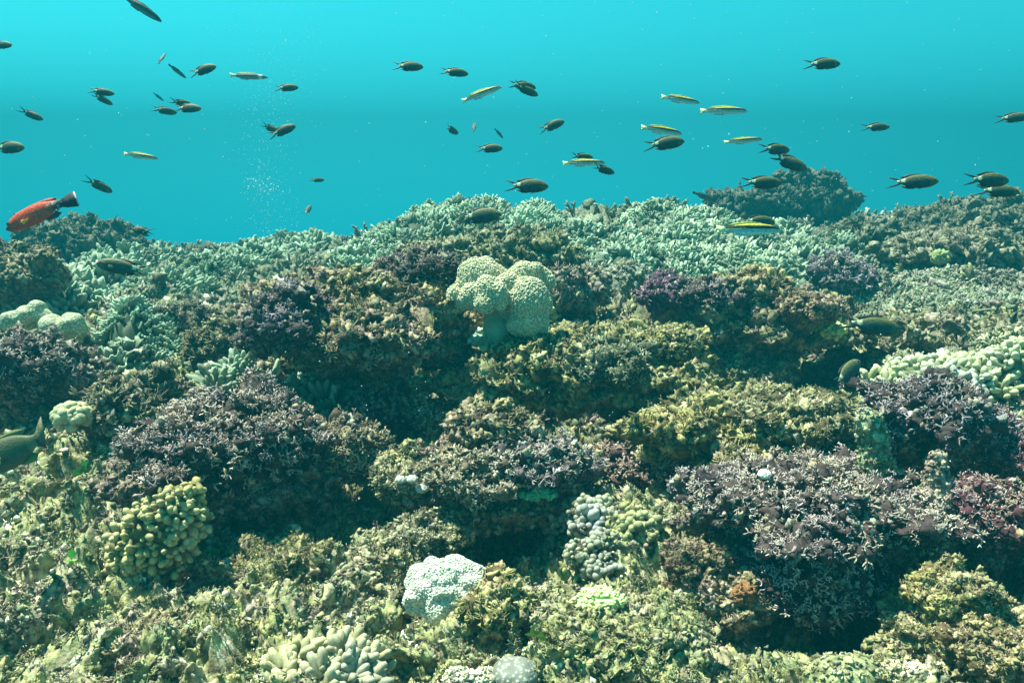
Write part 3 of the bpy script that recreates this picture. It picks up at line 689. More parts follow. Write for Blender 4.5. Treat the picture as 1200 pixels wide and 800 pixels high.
def polyps(parent, V, F, origin, n, r, col, keep=None):
    """tiny rounded polyps standing all over a leather coral"""
    rng = np.random.default_rng(n); Pn, Nn = sample(V, F, n, rng, keep); acc = Acc()
    c = np.array(col) * rng.uniform(.8, 1.15, (n, 1))
    scatter(acc, 'crumb0', Pn + Nn * r * .3, Nn, r * rng.uniform(.7, 1.2, n), c, c, rng, .1); k = acc.build("polyps", M_SOFT); k.parent = parent; return k
DL = 2.78
def LB(x3, y3, r3, d, sx=1, sz=1, sy=1):
    x3 = 560 + (x3 - 560) * 1.04; r3 *= 1.12 if y3 < 535 else 1.2
    c = at(400 + x3 / 3, 200 + y3 / 3, d); r = px(r3 / 3, d); return (c, (r * sx, r * sy, r * sz))
org = at(583, 392, DL)
lc = empty("leather_coral", org); tag(lc, "tall domed beige leather coral with folded lobes in the middle of the reef", "coral")
capl = [LB(478, 372, 58, DL), LB(505, 350, 42, DL + .05), LB(540, 380, 45, DL + .04), LB(414, 440, 34, DL), LB(430, 462, 26, DL - .02), LB(470, 438, 42, DL - .05), LB(520, 425, 46, DL - .07, 1, 1.1),
        LB(562, 440, 28, DL - .10, .8, 1.7), LB(560, 420, 40, DL), LB(610, 440, 45, DL - .02, 1, 1.2), LB(650, 378, 54, DL + .03, 1, .9), LB(622, 372, 38, DL), LB(695, 385, 42, DL + .06), LB(712, 400, 24, DL + .06),
        LB(655, 455, 64, DL - .06, 1, 1.15), LB(662, 525, 56, DL - .05, 1, 1.05), LB(620, 540, 34, DL - .05), LB(445, 395, 32, DL), LB(585, 395, 34, DL - .05), LB(505, 465, 34, DL - .09), LB(712, 470, 26, DL - .02, .8, 1.3), LB(455, 355, 32, DL), LB(635, 350, 30, DL), LB(675, 352, 28, DL), LB(690, 455, 32, DL - .02, .9, 1.3), LB(600, 480, 42, DL + .01), LB(650, 425, 48, DL - .07)]
cf = lambda co: np.tile(np.array([.33, .32, .19]), (len(co), 1)) * (1 + .12 * noise(co * 15)[:, None])
capo = lobes_mesh("cap", capl, .0055, M_STALK, cf, 12, parent=lc, origin=org, disp=.006)
me = capo.data; me.calc_loop_triangles(); nv = len(me.vertices); co = np.zeros(nv * 3, np.float32); me.vertices.foreach_get("co", co); tf = np.zeros(len(me.loop_triangles) * 3, np.int32); me.loop_triangles.foreach_get("vertices", tf)
polyps(capo, co.reshape(-1, 3).astype(float), tf.reshape(-1, 3), None, 8000, px(1.1, DL), (.56, .54, .35))
lobes_mesh("stalk", [LB(540, 470, 40, DL + .05, 1, 1.2), LB(548, 520, 44, DL + .05, 1, 1.3), LB(558, 560, 48, DL + .04, 1.1, 1), LB(600, 540, 45, DL + .06), LB(560, 600, 52, DL + .05)], .008, M_STALK,
           lambda co: np.tile(np.array([.32, .34, .22]), (len(co), 1)), 10, parent=lc, origin=org)

# small white one near the camera
D2 = 1.72
c2 = at(524, 692, D2)
V, F = ICO[6]; ax_n = np.array([0, -.55, .835]); ax_u = np.array([1.0, 0, 0]); ax_v = np.cross(ax_n, ax_u)
az = np.arctan2(V @ ax_v, V @ ax_u); pol = np.sqrt(1 - np.clip(V @ ax_n, -1, 1) ** 2)
rr = 1 + (.06 * np.cos(5 * az + .7 + .9 * np.sin(2 * az)) + .05 * np.cos(8 * az + 2)) * pol ** 1.3 + .12 * noise(V * 1.7 + 14) + .15 * (.5 - np.sqrt(noise(V * 2.1 + 8) ** 2 + .03) * 1.5)
V = V * rr[:, None]; low = np.clip(-(V @ ax_n) - .1, 0, 1); V = V * (1 - .35 * low)[:, None]
V = V * np.array([px(49, D2), px(42, D2), px(38, D2)])
acc = Acc(); acc.add(V + c2, F, (.40, .42, .32)); o = acc.build("leather_coral", M_STALK, origin=c2)
polyps(o, V, F, c2, 4800, px(1.25, D2), (.58, .60, .50), lambda cc, fn: (fn @ ax_n > -.35) * 1.0)
tag(o, "small white leather coral with folded rim sitting low in the foreground", "coral")

# white bubbly soft coral at the left
D3 = 3.35
def L2(u, v, r, d=D3, sz=1): c = at(u, v, d); q = px(r, d); return (c, (q, q, q * sz))
org = at(60, 395, D3)
bub = [L2(14, 376, 13), L2(30, 369, 12), L2(44, 364, 12), L2(52, 370, 10), L2(60, 382, 14, D3 - .05), L2(84, 381, 15, D3 - .05), L2(74, 390, 15), L2(95, 386, 9), L2(40, 376, 14, D3 + .05), L2(60, 398, 14, D3 + .02), L2(86, 396, 12, D3)]
o = lobes_mesh("bubbly_soft_coral", bub, .006, M_LEATHER, lambda co: np.tile(np.array([.56, .60, .38]), (len(co), 1)), 4, origin=tuple(org), disp=.008)
tag(o, "whitish bubbly soft coral of swollen round lobes near the picture edge", "coral")

# smooth grey trunk under the whitish carpet, upright stumps, boulders
def trunk(name, label, cat, pts, col, mat, sub=.006, disp=.006):
    L = [(at(u, v, d), (px(r, d) * sx, px(r, d), px(r, d) * sz)) for (u, v, r, d, sx, sz) in pts]
    org = L[0][0]; o = lobes_mesh(name, L, sub, mat, lambda co: np.clip(np.tile(np.array(col), (len(co), 1)) * (1 + .35 * noise(co * 35)[:, None] + .25 * noise(co * 90)[:, None]), .01, .8), 5, origin=tuple(org), disp=disp, fine=.002)
    if mat is M_REEF:
        me = o.data; n = len(me.vertices); co = np.zeros(n * 3, np.float32); me.vertices.foreach_get("co", co); co = co.reshape(-1, 3)
        nn = np.zeros(n * 3, np.float32); me.vertices.foreach_get("normal", nn); nn = nn.reshape(-1, 3); rng = np.random.default_rng(n)
        i = rng.choice(n, min(n, 500)); d_ = pts[0][3]; acc = Acc(); C = np.tile(np.array(col), (len(i), 1)) * rng.uniform(.5, 1.5, (len(i), 1)) * .6 + crust(co[i] + np.array(org), rng) * .4
        scatter(acc, 'crumbx', co[i], nn[i], px(2.6, d_) * rng.uniform(.5, 1.4, len(i)), C * .8, C * 1.3, rng, .5); acc.build("crust", M_REEF, parent=o)
    return tag(o, label, cat)
trunk("smooth_coral", "smooth grey green coral trunk flaring upward beside the domed leather coral", "coral", [(715, 352, 17, 4.3, 1.2, 1), (722, 338, 19, 4.35, 1.2, 1), (732, 322, 18, 4.45, 1.7, .7), (702, 326, 13, 4.4, 1.3, .7)], (.17, .19, .14), M_REEF, .01)
trunk("sponge_stump", "tall upright dark stump with a pale rim between yellow rock and purple thicket", "sponge", [(1026, 570, 22, 1.98, 1, 1.2), (1026, 545, 18, 1.98, 1, 1.3), (1024, 518, 18, 1.98, 1, 1.4), (1018, 496, 15, 1.98, 1, 1.2)], (.19, .23, .13), M_REEF, .005, .012)
trunk("sponge_stump", "short upright knobby stump with a pink brown tip at the foot of the purple thicket", "sponge", [(1092, 592, 22, 1.88, 1.2, 1), (1097, 565, 13, 1.88, 1, 1.3), (1098, 548, 11, 1.88, 1, 1.2), (1098, 534, 9, 1.88, 1, 1)], (.27, .21, .18), M_REEF, .005, .01)
trunk("smooth_boulder", "smooth olive boulder at the bottom edge in front of the black hollow", "rock", [(985, 800, 34, 1.42, 1, .9), (1010, 795, 28, 1.42, 1, .9), (965, 795, 24, 1.44, 1, .9)], (.22, .24, .11), M_REEF, .006, .006)
trunk("coral_rubble", "pale upright lump of rubble beside the smooth olive boulder", "rock", [(1046, 798, 16, 1.42, 1, 1), (1044, 788, 12, 1.42, 1, 1)], (.50, .45, .28), M_REEF, .005, .01)
trunk("coral_rubble", "cream white lump of rubble farther along the bottom edge from the olive boulder", "rock", [(1075, 800, 17, 1.42, 1.1, 1), (1070, 790, 12, 1.42, 1, .9)], (.62, .58, .42), M_REEF, .005, .01)
trunk("coral_rubble", "cream rubble piece at the bottom edge below the small white leather coral", "rock", [(548, 798, 16, 1.45, 1.8, .6), (570, 795, 12, 1.45, 1.4, .8)], (.60, .60, .42), M_REEF, .005, .01)
trunk("brain_coral", "grey white rounded coral lump at the bottom edge near the cream rubble", "coral", [(605, 790, 26, 1.45, 1.1, .7)], (.30, .32, .26), M_LEATHER_NEAR, .005, .006)

# ------------------------------------------------------------------ encrusting patches and leaf algae
HIT = None
def patch(name, label, u, v, ru, rv, col, cat="algae", kind='crumb', size=4, n=120, seed=0, lift=.008):
    h = on(u, v); d = (h - CAM) @ FA; rng = np.random.default_rng(seed); c = at(u, v, d - .01)
    V, F = blob(c, px(ru, d), px(ru, d) * .8, px(rv, d), rng, 4, .25, 2, .1)
    acc = Acc(); acc.add(V, F, np.array(col) * np.clip(1 + .4 * noise(V * 50), .5, 1.5)[:, None])
    P_, N_ = sample(V, F, n, rng); scatter(acc, kind, P_, N_, px(size, d) * rng.uniform(.5, 1.3, n), np.array(col) * .8, np.array(col) * 1.2, rng)
    return tag(acc.build(name, M_SOFT, origin=c), label, cat)
patch("green_crust", "mint green crust patch low on the undercut rock by the gully", 630, 577, 18, 7, (.09, .36, .20), seed=1)
patch("green_crust", "bright lime green crust patch on the sunlit bottom slope", 703, 703, 26, 10, (.50, .62, .26), seed=2, size=2.5, n=300)
patch("green_crust", "pale yellow green lump on the far slope beyond the violet bush", 1102, 302, 6, 5, (.26, .32, .13), seed=3)
patch("green_crust", "small yellow green clump in the dark hollow by the hovering fish", 975, 388, 16, 7, (.45, .50, .20), seed=4)
patch("orange_sponge", "orange sponge crust on the dark rock under the lavender thicket", 872, 700, 12, 13, (.20, .10, .04), "sponge", seed=5)
patch("green_crust", "white green crust cushion under the stalk of the domed leather coral", 570, 398, 16, 8, (.36, .50, .34), seed=7)
def leaf(label, u, v, s, col, seed, n=3):
    h = on(u, v); d = (h - CAM) @ FA - .02; rng = np.random.default_rng(seed); acc = Acc(); c = at(u, v + s * .5, d)
    P_ = c + rng.normal(size=(n, 3)) * px(s, d) * .2; N_ = np.tile(np.array([0, -.3, 1.0]), (n, 1))
    scatter(acc, 'frill', P_, N_, px(s, d) * rng.uniform(.8, 1.2, n), np.array(col) * .7, np.array(col), rng, .3)
    return tag(acc.build("leaf_algae", M_SOFT, origin=c), label, "algae")
leaf("bright green leaf alga beside the yellow finger coral", 250, 648, 14, (.12, .42, .05), 1)
leaf("green leaf alga low on the bottom slope beside the cream rubble", 634, 745, 14, (.30, .42, .10), 2)
leaf("olive translucent leaf alga at the gully's near edge under the knob corals", 664, 672, 17, (.20, .32, .14), 3)
leaf("small bright green leaf on the sunny slope left of the yellow finger coral", 88, 652, 10, (.25, .60, .12), 4)
leaf("sea green leaf lump on the slope under the yellow finger coral", 134, 742, 20, (.22, .42, .18), 5, 5)
leaf("green leaf tuft on the slope between olive fish and yellow finger coral", 95, 548, 12, (.16, .48, .08), 6, 4)

# ------------------------------------------------------------------ ground cover on the reef: crumbly algae turf, one mass nobody could count
def cover(name, y0, y1, n, spx, mix, label, seed, tlim=.95):
    rng = np.random.default_rng(seed); acc = Acc()
    lo = np.searchsorted(yy, y0); hi = np.searchsorted(yy, y1)
    ri = rng.integers(lo, min(hi, NR - 2), n); ci = rng.integers(int(NC * (.5 - tlim / 2.3)), int(NC * (.5 + tlim / 2.3)), n)
    idx = ri * NC + ci; Pn = TV[idx]; Nn = TN[idx]
    Pn = Pn + rng.normal(size=(n, 3)) * .004
    sel = noise(Pn * 8 + 177) * 2.2 + rng.normal(size=n) * .5; edges = np.linspace(-1.2, 1.2, len(mix) + 1); edges[0] = -99; edges[-1] = 99
    C = crust(Pn, rng); s = spx * Pn[:, 1] / FPX * np.exp(np.clip(rng.normal(size=n) * .45, -1, .62)) * (1 + .5 * noise(Pn * 15 + 3))
    bare = (noise(Pn * 10 + 210) + .2 * rng.normal(size=n) < -.28); s = np.where(bare, s * .35, s)
    kk = (1 - sstep(2.2, 3.4, Pn[:, 1]))[:, None] * .35 * sstep(-.5, .3, noise(Pn * 4 + 60))[:, None]; C = C * (1 - kk) + np.array([.30, .32, .13]) * kk * (1 + .5 * noise(Pn * 12))[:, None]
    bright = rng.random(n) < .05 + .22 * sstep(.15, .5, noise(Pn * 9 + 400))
    C = np.where(bright[:, None], np.array([.58, .58, .42]) * rng.uniform(.6, 1.15, (n, 1)), C)  # clusters of pale crumbs paint bright highlights into the turf colour
    for k, kd in enumerate(mix):
        q = (sel >= edges[k]) & (sel < edges[k + 1]); f = {'crumb': 1, 'crumbx': 1, 'crumb0': 1, 'knob1': .7}.get(kd, 1.7)
        scatter(acc, kd, Pn[q], Nn[q], s[q] * f, C[q] * .42, np.clip(C[q] * 1.3 + .02, 0, .8), rng, .45)  # shade between the pieces put into the colour: dark bases, lighter tips
    return tag(acc.build(name, M_REEF), label, "ground cover", kind='stuff')
TN = vnormals(TV, TF)
if TN[:, 2].mean() < 0: TN = -TN
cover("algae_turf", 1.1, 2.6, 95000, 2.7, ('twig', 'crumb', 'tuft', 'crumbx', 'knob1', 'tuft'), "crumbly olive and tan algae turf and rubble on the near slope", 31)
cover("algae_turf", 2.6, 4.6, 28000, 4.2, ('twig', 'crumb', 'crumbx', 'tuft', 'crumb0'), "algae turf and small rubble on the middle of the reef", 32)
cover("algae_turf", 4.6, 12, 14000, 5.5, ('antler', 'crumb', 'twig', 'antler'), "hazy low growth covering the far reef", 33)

# ------------------------------------------------------------------ fish
def fish_mesh(name, prof, cfun, fins, mat, bend=0.0, eye=None, nseg=16):
    """prof: (x, z centre, half height, half width) from nose +x to tail root; fins: strips of ((x,z),(x,z)) pairs with y offset and tilt"""
    acc = Acc(); pr = np.array(prof, float); m = len(pr)
    # resample smoothly
    tq = np.linspace(0, m - 1, m * 3); i = np.clip(tq.astype(int), 0, m - 2); f = (tq - i)[:, None]
    p0 = pr[np.clip(i - 1, 0, m - 1)]; p1 = pr[i]; p2 = pr[i + 1]; p3 = pr[np.clip(i + 2, 0, m - 1)]
    pr = .5 * (2 * p1 + (p2 - p0) * f + (2 * p0 - 5 * p1 + 4 * p2 - p3) * f ** 2 + (3 * p1 - p0 - 3 * p2 + p3) * f ** 3)
    pr[:, 2:] = np.clip(pr[:, 2:], .002, None)
    a = np.linspace(0, 2 * np.pi, nseg, endpoint=False)
    ca, sa = np.cos(a), np.sin(a)
    V = np.stack([np.repeat(pr[:, 0:1], nseg, 1), pr[:, 3:4] * np.sign(ca) * np.abs(ca) ** .85, pr[:, 1:2] + pr[:, 2:3] * sa], -1).reshape(-1, 3)
    F = grid_tris(len(pr), nseg, True)
    V = np.concatenate([V, [[pr[0, 0] + .004, 0, pr[0, 1]]], [[pr[-1, 0], 0, pr[-1, 1]]]]); n = len(V)
    cap1 = np.array([(n - 2, (j + 1) % nseg, j) for j in range(nseg)]); b = (len(pr) - 1) * nseg; cap2 = np.array([(n - 1, b + j, b + (j + 1) % nseg) for j in range(nseg)])
    acc.add(V, np.concatenate([F, cap1, cap2]), np.array([cfun(*q, False) for q in V]))
    for (pairs, y0, spread, fc) in fins:
        q = []
        for (A_, B_) in pairs:
            q.append((A_[0], y0, A_[1], 0)); q.append((B_[0], y0 + spread, B_[1], 1))
        q = np.array(q); th = .006
        a1 = q[:, :3] + (0, th, 0) * (1 - .6 * q[:, 3:4]); a2 = q[:, :3] - (0, th, 0) * (1 - .6 * q[:, 3:4])
        k = len(pairs); G = grid_tris(k, 2); V = np.concatenate([a1, a2]); rim = []
        ring = [2 * j for j in range(k)] + [2 * j + 1 for j in range(k - 1, -1, -1)]
        for j in range(len(ring)):
            u_, v_ = ring[j], ring[(j + 1) % len(ring)]; rim += [(u_, v_, v_ + 2 * k), (u_, v_ + 2 * k, u_ + 2 * k)]
        Fq = np.concatenate([G, G[:, ::-1] + 2 * k, np.array(rim)])
        C = np.array([(fc(p[0], p[2]) if fc else cfun(p[0], p[1], p[2], True)) for p in V])
        acc.add(V, Fq, C)
    for k in range(len(acc.V)):
        W = acc.V[k]; W[:, 1] += bend * np.minimum(W[:, 0], 0) ** 2 * 1.0
    o = acc.build(name, mat)
    if eye:
        for s in (1, -1):
            e = Acc(); Ve, Fe = ICO[2]; ex, ey, ez, er = eye
            e.add(Ve * (er, er * .5, er) + (0, 0, 0), Fe, (.02, .02, .02))
            eo = e.build("eye", M_EYE, parent=o); eo.location = (ex, s * ey, ez)
    return o
def chromis_col(x, y, z, fin):
    if fin: return (.025, .035, .03)
    top = max(0, min(1, (z - .01) / .11)); base = np.array([.03, .055, .05]) * (1 - top) + np.array([.09, .10, .035]) * top
    if x > .30: base = base * .5 + np.array([.16, .13, .05]) * .5
    if x < -.22 and z > -.01 and x > -.31: base = np.array([.42, .45, .26])
    if z < -.05: base = base * .6  # belly shade put into the colour, keeps ambient light from paling it
    return base
CH_PROF = [(.5, .0, .01, .008), (.46, .005, .05, .03), (.38, .008, .095, .05), (.25, .008, .13, .065), (.08, .005, .142, .068), (-.08, 0, .128, .058), (-.2, 0, .09, .04), (-.28, 0, .055, .02), (-.33, 0, .045, .012)]
dark = lambda x, z: (.02, .03, .028)
CH_FINS = [
 ([((-.29, .005), (-.31, .045)), ((-.38, .03), (-.39, .075)), ((-.46, .055), (-.47, .095)), ((-.54, .085), (-.55, .11)), ((-.63, .118), (-.635, .125))], 0, 0, dark),
 ([((-.29, -.005), (-.31, -.045)), ((-.38, -.03), (-.39, -.075)), ((-.46, -.055), (-.47, -.095)), ((-.54, -.085), (-.55, -.11)), ((-.63, -.118), (-.635, -.125))], 0, 0, dark),
 ([((-.29, .04), (-.30, -.04)), ((-.35, .038), (-.35, -.038)), ((-.40, .03), (-.38, -.03))], 0, 0, lambda x, z: (.35, .38, .22) if z > 0 else (.03, .04, .035)),
 ([((.24, .11), (.21, .135)), ((.10, .125), (.06, .165)), ((-.06, .11), (-.12, .16)), ((-.15, .09), (-.23, .135)), ((-.22, .05), (-.34, .095))], 0, 0, dark),
 ([((.0, -.11), (-.04, -.15)), ((-.1, -.10), (-.18, -.145)), ((-.2, -.05), (-.32, -.10))], 0, 0, dark),
 ([((.20, -.11), (.14, -.13)), ((.14, -.115), (.02, -.17))], 0, 0, dark),
 ([((.24, -.0), (.20, .02)), ((.22, -.03), (.10, -.0)), ((.24, -.05), (.12, -.06))], .06, .035, lambda x, z: (.08, .10, .06)),
]
def striped_col(x, y, z, fin):
    zc = z - .006
    if zc > .050: return (.40, .38, .05)
    if zc > .008: return (.008, .016, .022)
    if zc > -.004: return (.34, .36, .16)
    if zc < -.045: return (.42, .50, .46)
    return (.30, .38, .34)
ST_PROF = [(.5, 0, .008, .006), (.45, .002, .032, .02), (.35, .006, .058, .036), (.18, .008, .078, .045), (0, .006, .08, .045), (-.18, .004, .066, .036), (-.3, .004, .045, .022), (-.38, .004, .035, .012)]
yel = lambda x, z: (.55, .55, .28)
ST_FINS = [
 ([((-.36, .035), (-.36, -.03)), ((-.42, .045), (-.42, -.04)), ((-.47, .055), (-.47, -.05)), ((-.51, .065), (-.49, -.0)), ], 0, 0, yel),
 ([((-.46, -.045), (-.47, .0)), ((-.51, -.06), (-.49, -.01))], 0, 0, yel),
 ([((.2, .08), (.18, .10)), ((.0, .085), (-.02, .115)), ((-.2, .065), (-.24, .095)), ((-.29, .045), (-.34, .065))], 0, 0, lambda x, z: (.30, .32, .06)),
 ([((.0, -.07), (-.03, -.10)), ((-.2, -.055), (-.25, -.085))], 0, 0, lambda x, z: (.4, .48, .44)),
 ([((.24, 0), (.2, .015)), ((.22, -.02), (.1, 0)), ((.23, -.04), (.12, -.05))], .04, .03, lambda x, z: (.4, .45, .35)),
]
def grey_col(x, y, z, fin):
    if .28 < x < .34: return (.45, .50, .40)
    if x < -.34: return (.45, .50, .35)
    return (.06, .09, .09) if z > 0 else (.16, .22, .22)
def darkw_col(x, y, z, fin): return (.035, .07, .06) if z > -.02 else (.10, .15, .14)

def big_red(x, y, z, fin):
    spk = noise(np.array([[x * 40, y * 40, z * 40]]))[0]
    c = np.array([.50, .055, .018]) * (1 + .4 * spk)
    if z < -.05: c = c * .7
    if x > .36: k = min(1, (x - .36) / .08); c = c * (1 - k) + np.array([.10, .03, .02]) * k
    if x < -.2: k = min(1, (-.2 - x) / .10 + .5 * (z < 0)); c = c * (1 - k) + np.array([.03, .03, .035]) * k
    if x < -.12 and spk > .35: c = np.array([.4, .35, .3])
    return np.clip(c, .01, .9)
RED_PROF = [(.5, -.03, .012, .01), (.46, -.025, .05, .03), (.38, -.01, .10, .055), (.25, .0, .135, .07), (.08, .005, .145, .072), (-.08, .005, .135, .06), (-.2, .005, .10, .045), (-.28, .01, .07, .028), (-.34, .012, .06, .016)]
redf = lambda x, z: (.50, .05, .02)
def tailred(x, z): return (.60, .58, .56) if x < -.512 else (.012, .01, .016)
RED_FINS = [
 ([((.26, .10), (.24, .125)), ((.12, .13), (.09, .16)), ((-.04, .12), (-.08, .16)), ((-.14, .10), (-.19, .15)), ((-.24, .06), (-.30, .12))], 0, 0, redf),
 ([((-.05, -.12), (-.10, -.17)), ((-.15, -.10), (-.22, -.17)), ((-.22, -.07), (-.29, -.12))], 0, 0, lambda x, z: (.05, .03, .05)),
 ([((-.32, .06), (-.32, -.05)), ((-.38, .085), (-.38, -.08)), ((-.44, .11), (-.44, -.10)), ((-.48, .12), (-.48, -.11)), ((-.50, .125), (-.50, -.115)), ((-.515, .12), (-.515, -.11))], 0, .0, tailred),
 ([((.22, -.06), (.19, -.04)), ((.20, -.075), (.08, -.05)), ((.21, -.09), (.10, -.09))], .07, .05, lambda x, z: (.70, .34, .05)),
]
def big_olive(x, y, z, fin):
    c = np.array([.07, .08, .04]) if z > 0 else np.array([.05, .06, .035])
    if x < -.22 : c = np.array([.12, .12, .06])
    return c * (1 + .15 * noise(np.array([[x * 30, y * 30, z * 30]]))[0])
OL_PROF = [(.5, -.02, .01, .01), (.46, -.01, .05, .03), (.38, 0, .11, .055), (.25, .01, .165, .08), (.08, .01, .185, .085), (-.08, .01, .165, .07), (-.2, .01, .12, .045), (-.29, .01, .075, .025), (-.34, .01, .07, .015)]
OL_FINS = [
 ([((.22, .15), (.19, .18)), ((.08, .18), (.04, .22)), ((-.08, .16), (-.14, .22)), ((-.2, .12), (-.26, .18))], 0, 0, lambda x, z: (.12, .14, .04)),
 ([((-.02, -.15), (-.08, -.19)), ((-.15, -.13), (-.24, -.20)), ((-.22, -.09), (-.30, -.13))], 0, 0, lambda x, z: (.10, .12, .04)),
 ([((-.32, .07), (-.32, -.06)), ((-.38, .10), (-.37, -.08)), ((-.44, .16), (-.42, -.12)), ((-.52, .22), (-.47, .02))], 0, 0, lambda x, z: (.13, .13, .06) if z > -.03 else (.02, .03, .05)),
 ([((.2, 0), (.16, .02)), ((.18, -.04), (.05, -.01)), ((.2, -.08), (.07, -.08))], .08, .05, lambda x, z: (.25, .28, .1)),
]
PROTO = {
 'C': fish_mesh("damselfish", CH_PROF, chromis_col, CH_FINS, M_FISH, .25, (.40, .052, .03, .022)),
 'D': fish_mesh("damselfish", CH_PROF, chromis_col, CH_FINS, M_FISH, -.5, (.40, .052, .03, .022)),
 'S': fish_mesh("striped_fish", ST_PROF, striped_col, ST_FINS, M_FISH, .25, (.43, .022, .012, .013), nseg=56),
 'G': fish_mesh("slender_fish", ST_PROF, grey_col, ST_FINS[:1] + ST_FINS[2:], M_FISH, -.2, (.43, .022, .012, .013)),
 'W': fish_mesh("slender_fish", [(a, b, c * 1.15, d) for a, b, c, d in ST_PROF], darkw_col, [(f[0], f[1], f[2], dark) for f in ST_FINS[:1] + ST_FINS[2:]], M_FISH, .3, (.43, .022, .012, .013)),
 'R': fish_mesh("red_fish", RED_PROF, big_red, RED_FINS, M_RED, -.35, (.42, .05, .025, .022)),
 'O': fish_mesh("olive_fish", OL_PROF, big_olive, OL_FINS, M_FISH, .2, (.40, .06, .04, .022)),
}
REALLEN = {'C': .12, 'D': .12, 'S': .15, 'G': .15, 'W': .16, 'R': .30, 'O': .22}
SPECCOUNT = {}
def place(kind, u, v, lpx, nose, face, label, yaw=0, depth=None, hs=1.0):
    """nose: degrees nose-up; face 'R'/'L'; yaw: turned away from the side view, degrees"""
    pr = PROTO[kind]; L = REALLEN[kind]; cy = max(math.cos(R(yaw)), .25)
    d = depth or FPX * L * cy / lpx
    Lr = lpx * d / FPX / cy / 1.1
    if SPECCOUNT.get(kind): o = pr.copy(); COL.objects.link(o); kids = [(ch, ch.copy()) for ch in pr.children if ch.name.startswith("eye")]
    else: o = pr; kids = []
    SPECCOUNT[kind] = SPECCOUNT.get(kind, 0) + 1
    for ch, c in kids:
        COL.objects.link(c); c.parent = o
    c = at(u, v, d)
    base = Matrix.Rotation(PITCH, 4, 'X').to_4x4()
    if kind in 'CD': hs *= random.uniform(1.08, 1.3); yaw += random.uniform(-14, 14)
    elif kind == 'R': hs *= .86
    elif kind == 'S': hs *= random.uniform(.9, 1.1); yaw += random.uniform(-8, 8)
    m = Matrix.Translation(Vector(c.tolist())) @ Matrix.Rotation(-PITCH, 4, 'X') 
    rz = yaw if face == 'R' else 180 - yaw
    # pitch about the picture normal, then yaw about the body's own up axis
    rot = Matrix.Rotation(R(-nose if face == 'R' else nose), 4, 'Y') @ Matrix.Rotation(R(rz), 4, 'Z')
    o.matrix_world = m @ rot @ Matrix.Diagonal((Lr, Lr, Lr * hs, 1))
    o["label"] = label; o["category"] = "fish"
    if kind in 'CD': o["group"] = "dark damselfish hovering over the reef"
    if kind == 'S': o["group"] = "striped slender fish above the reef"
    return o
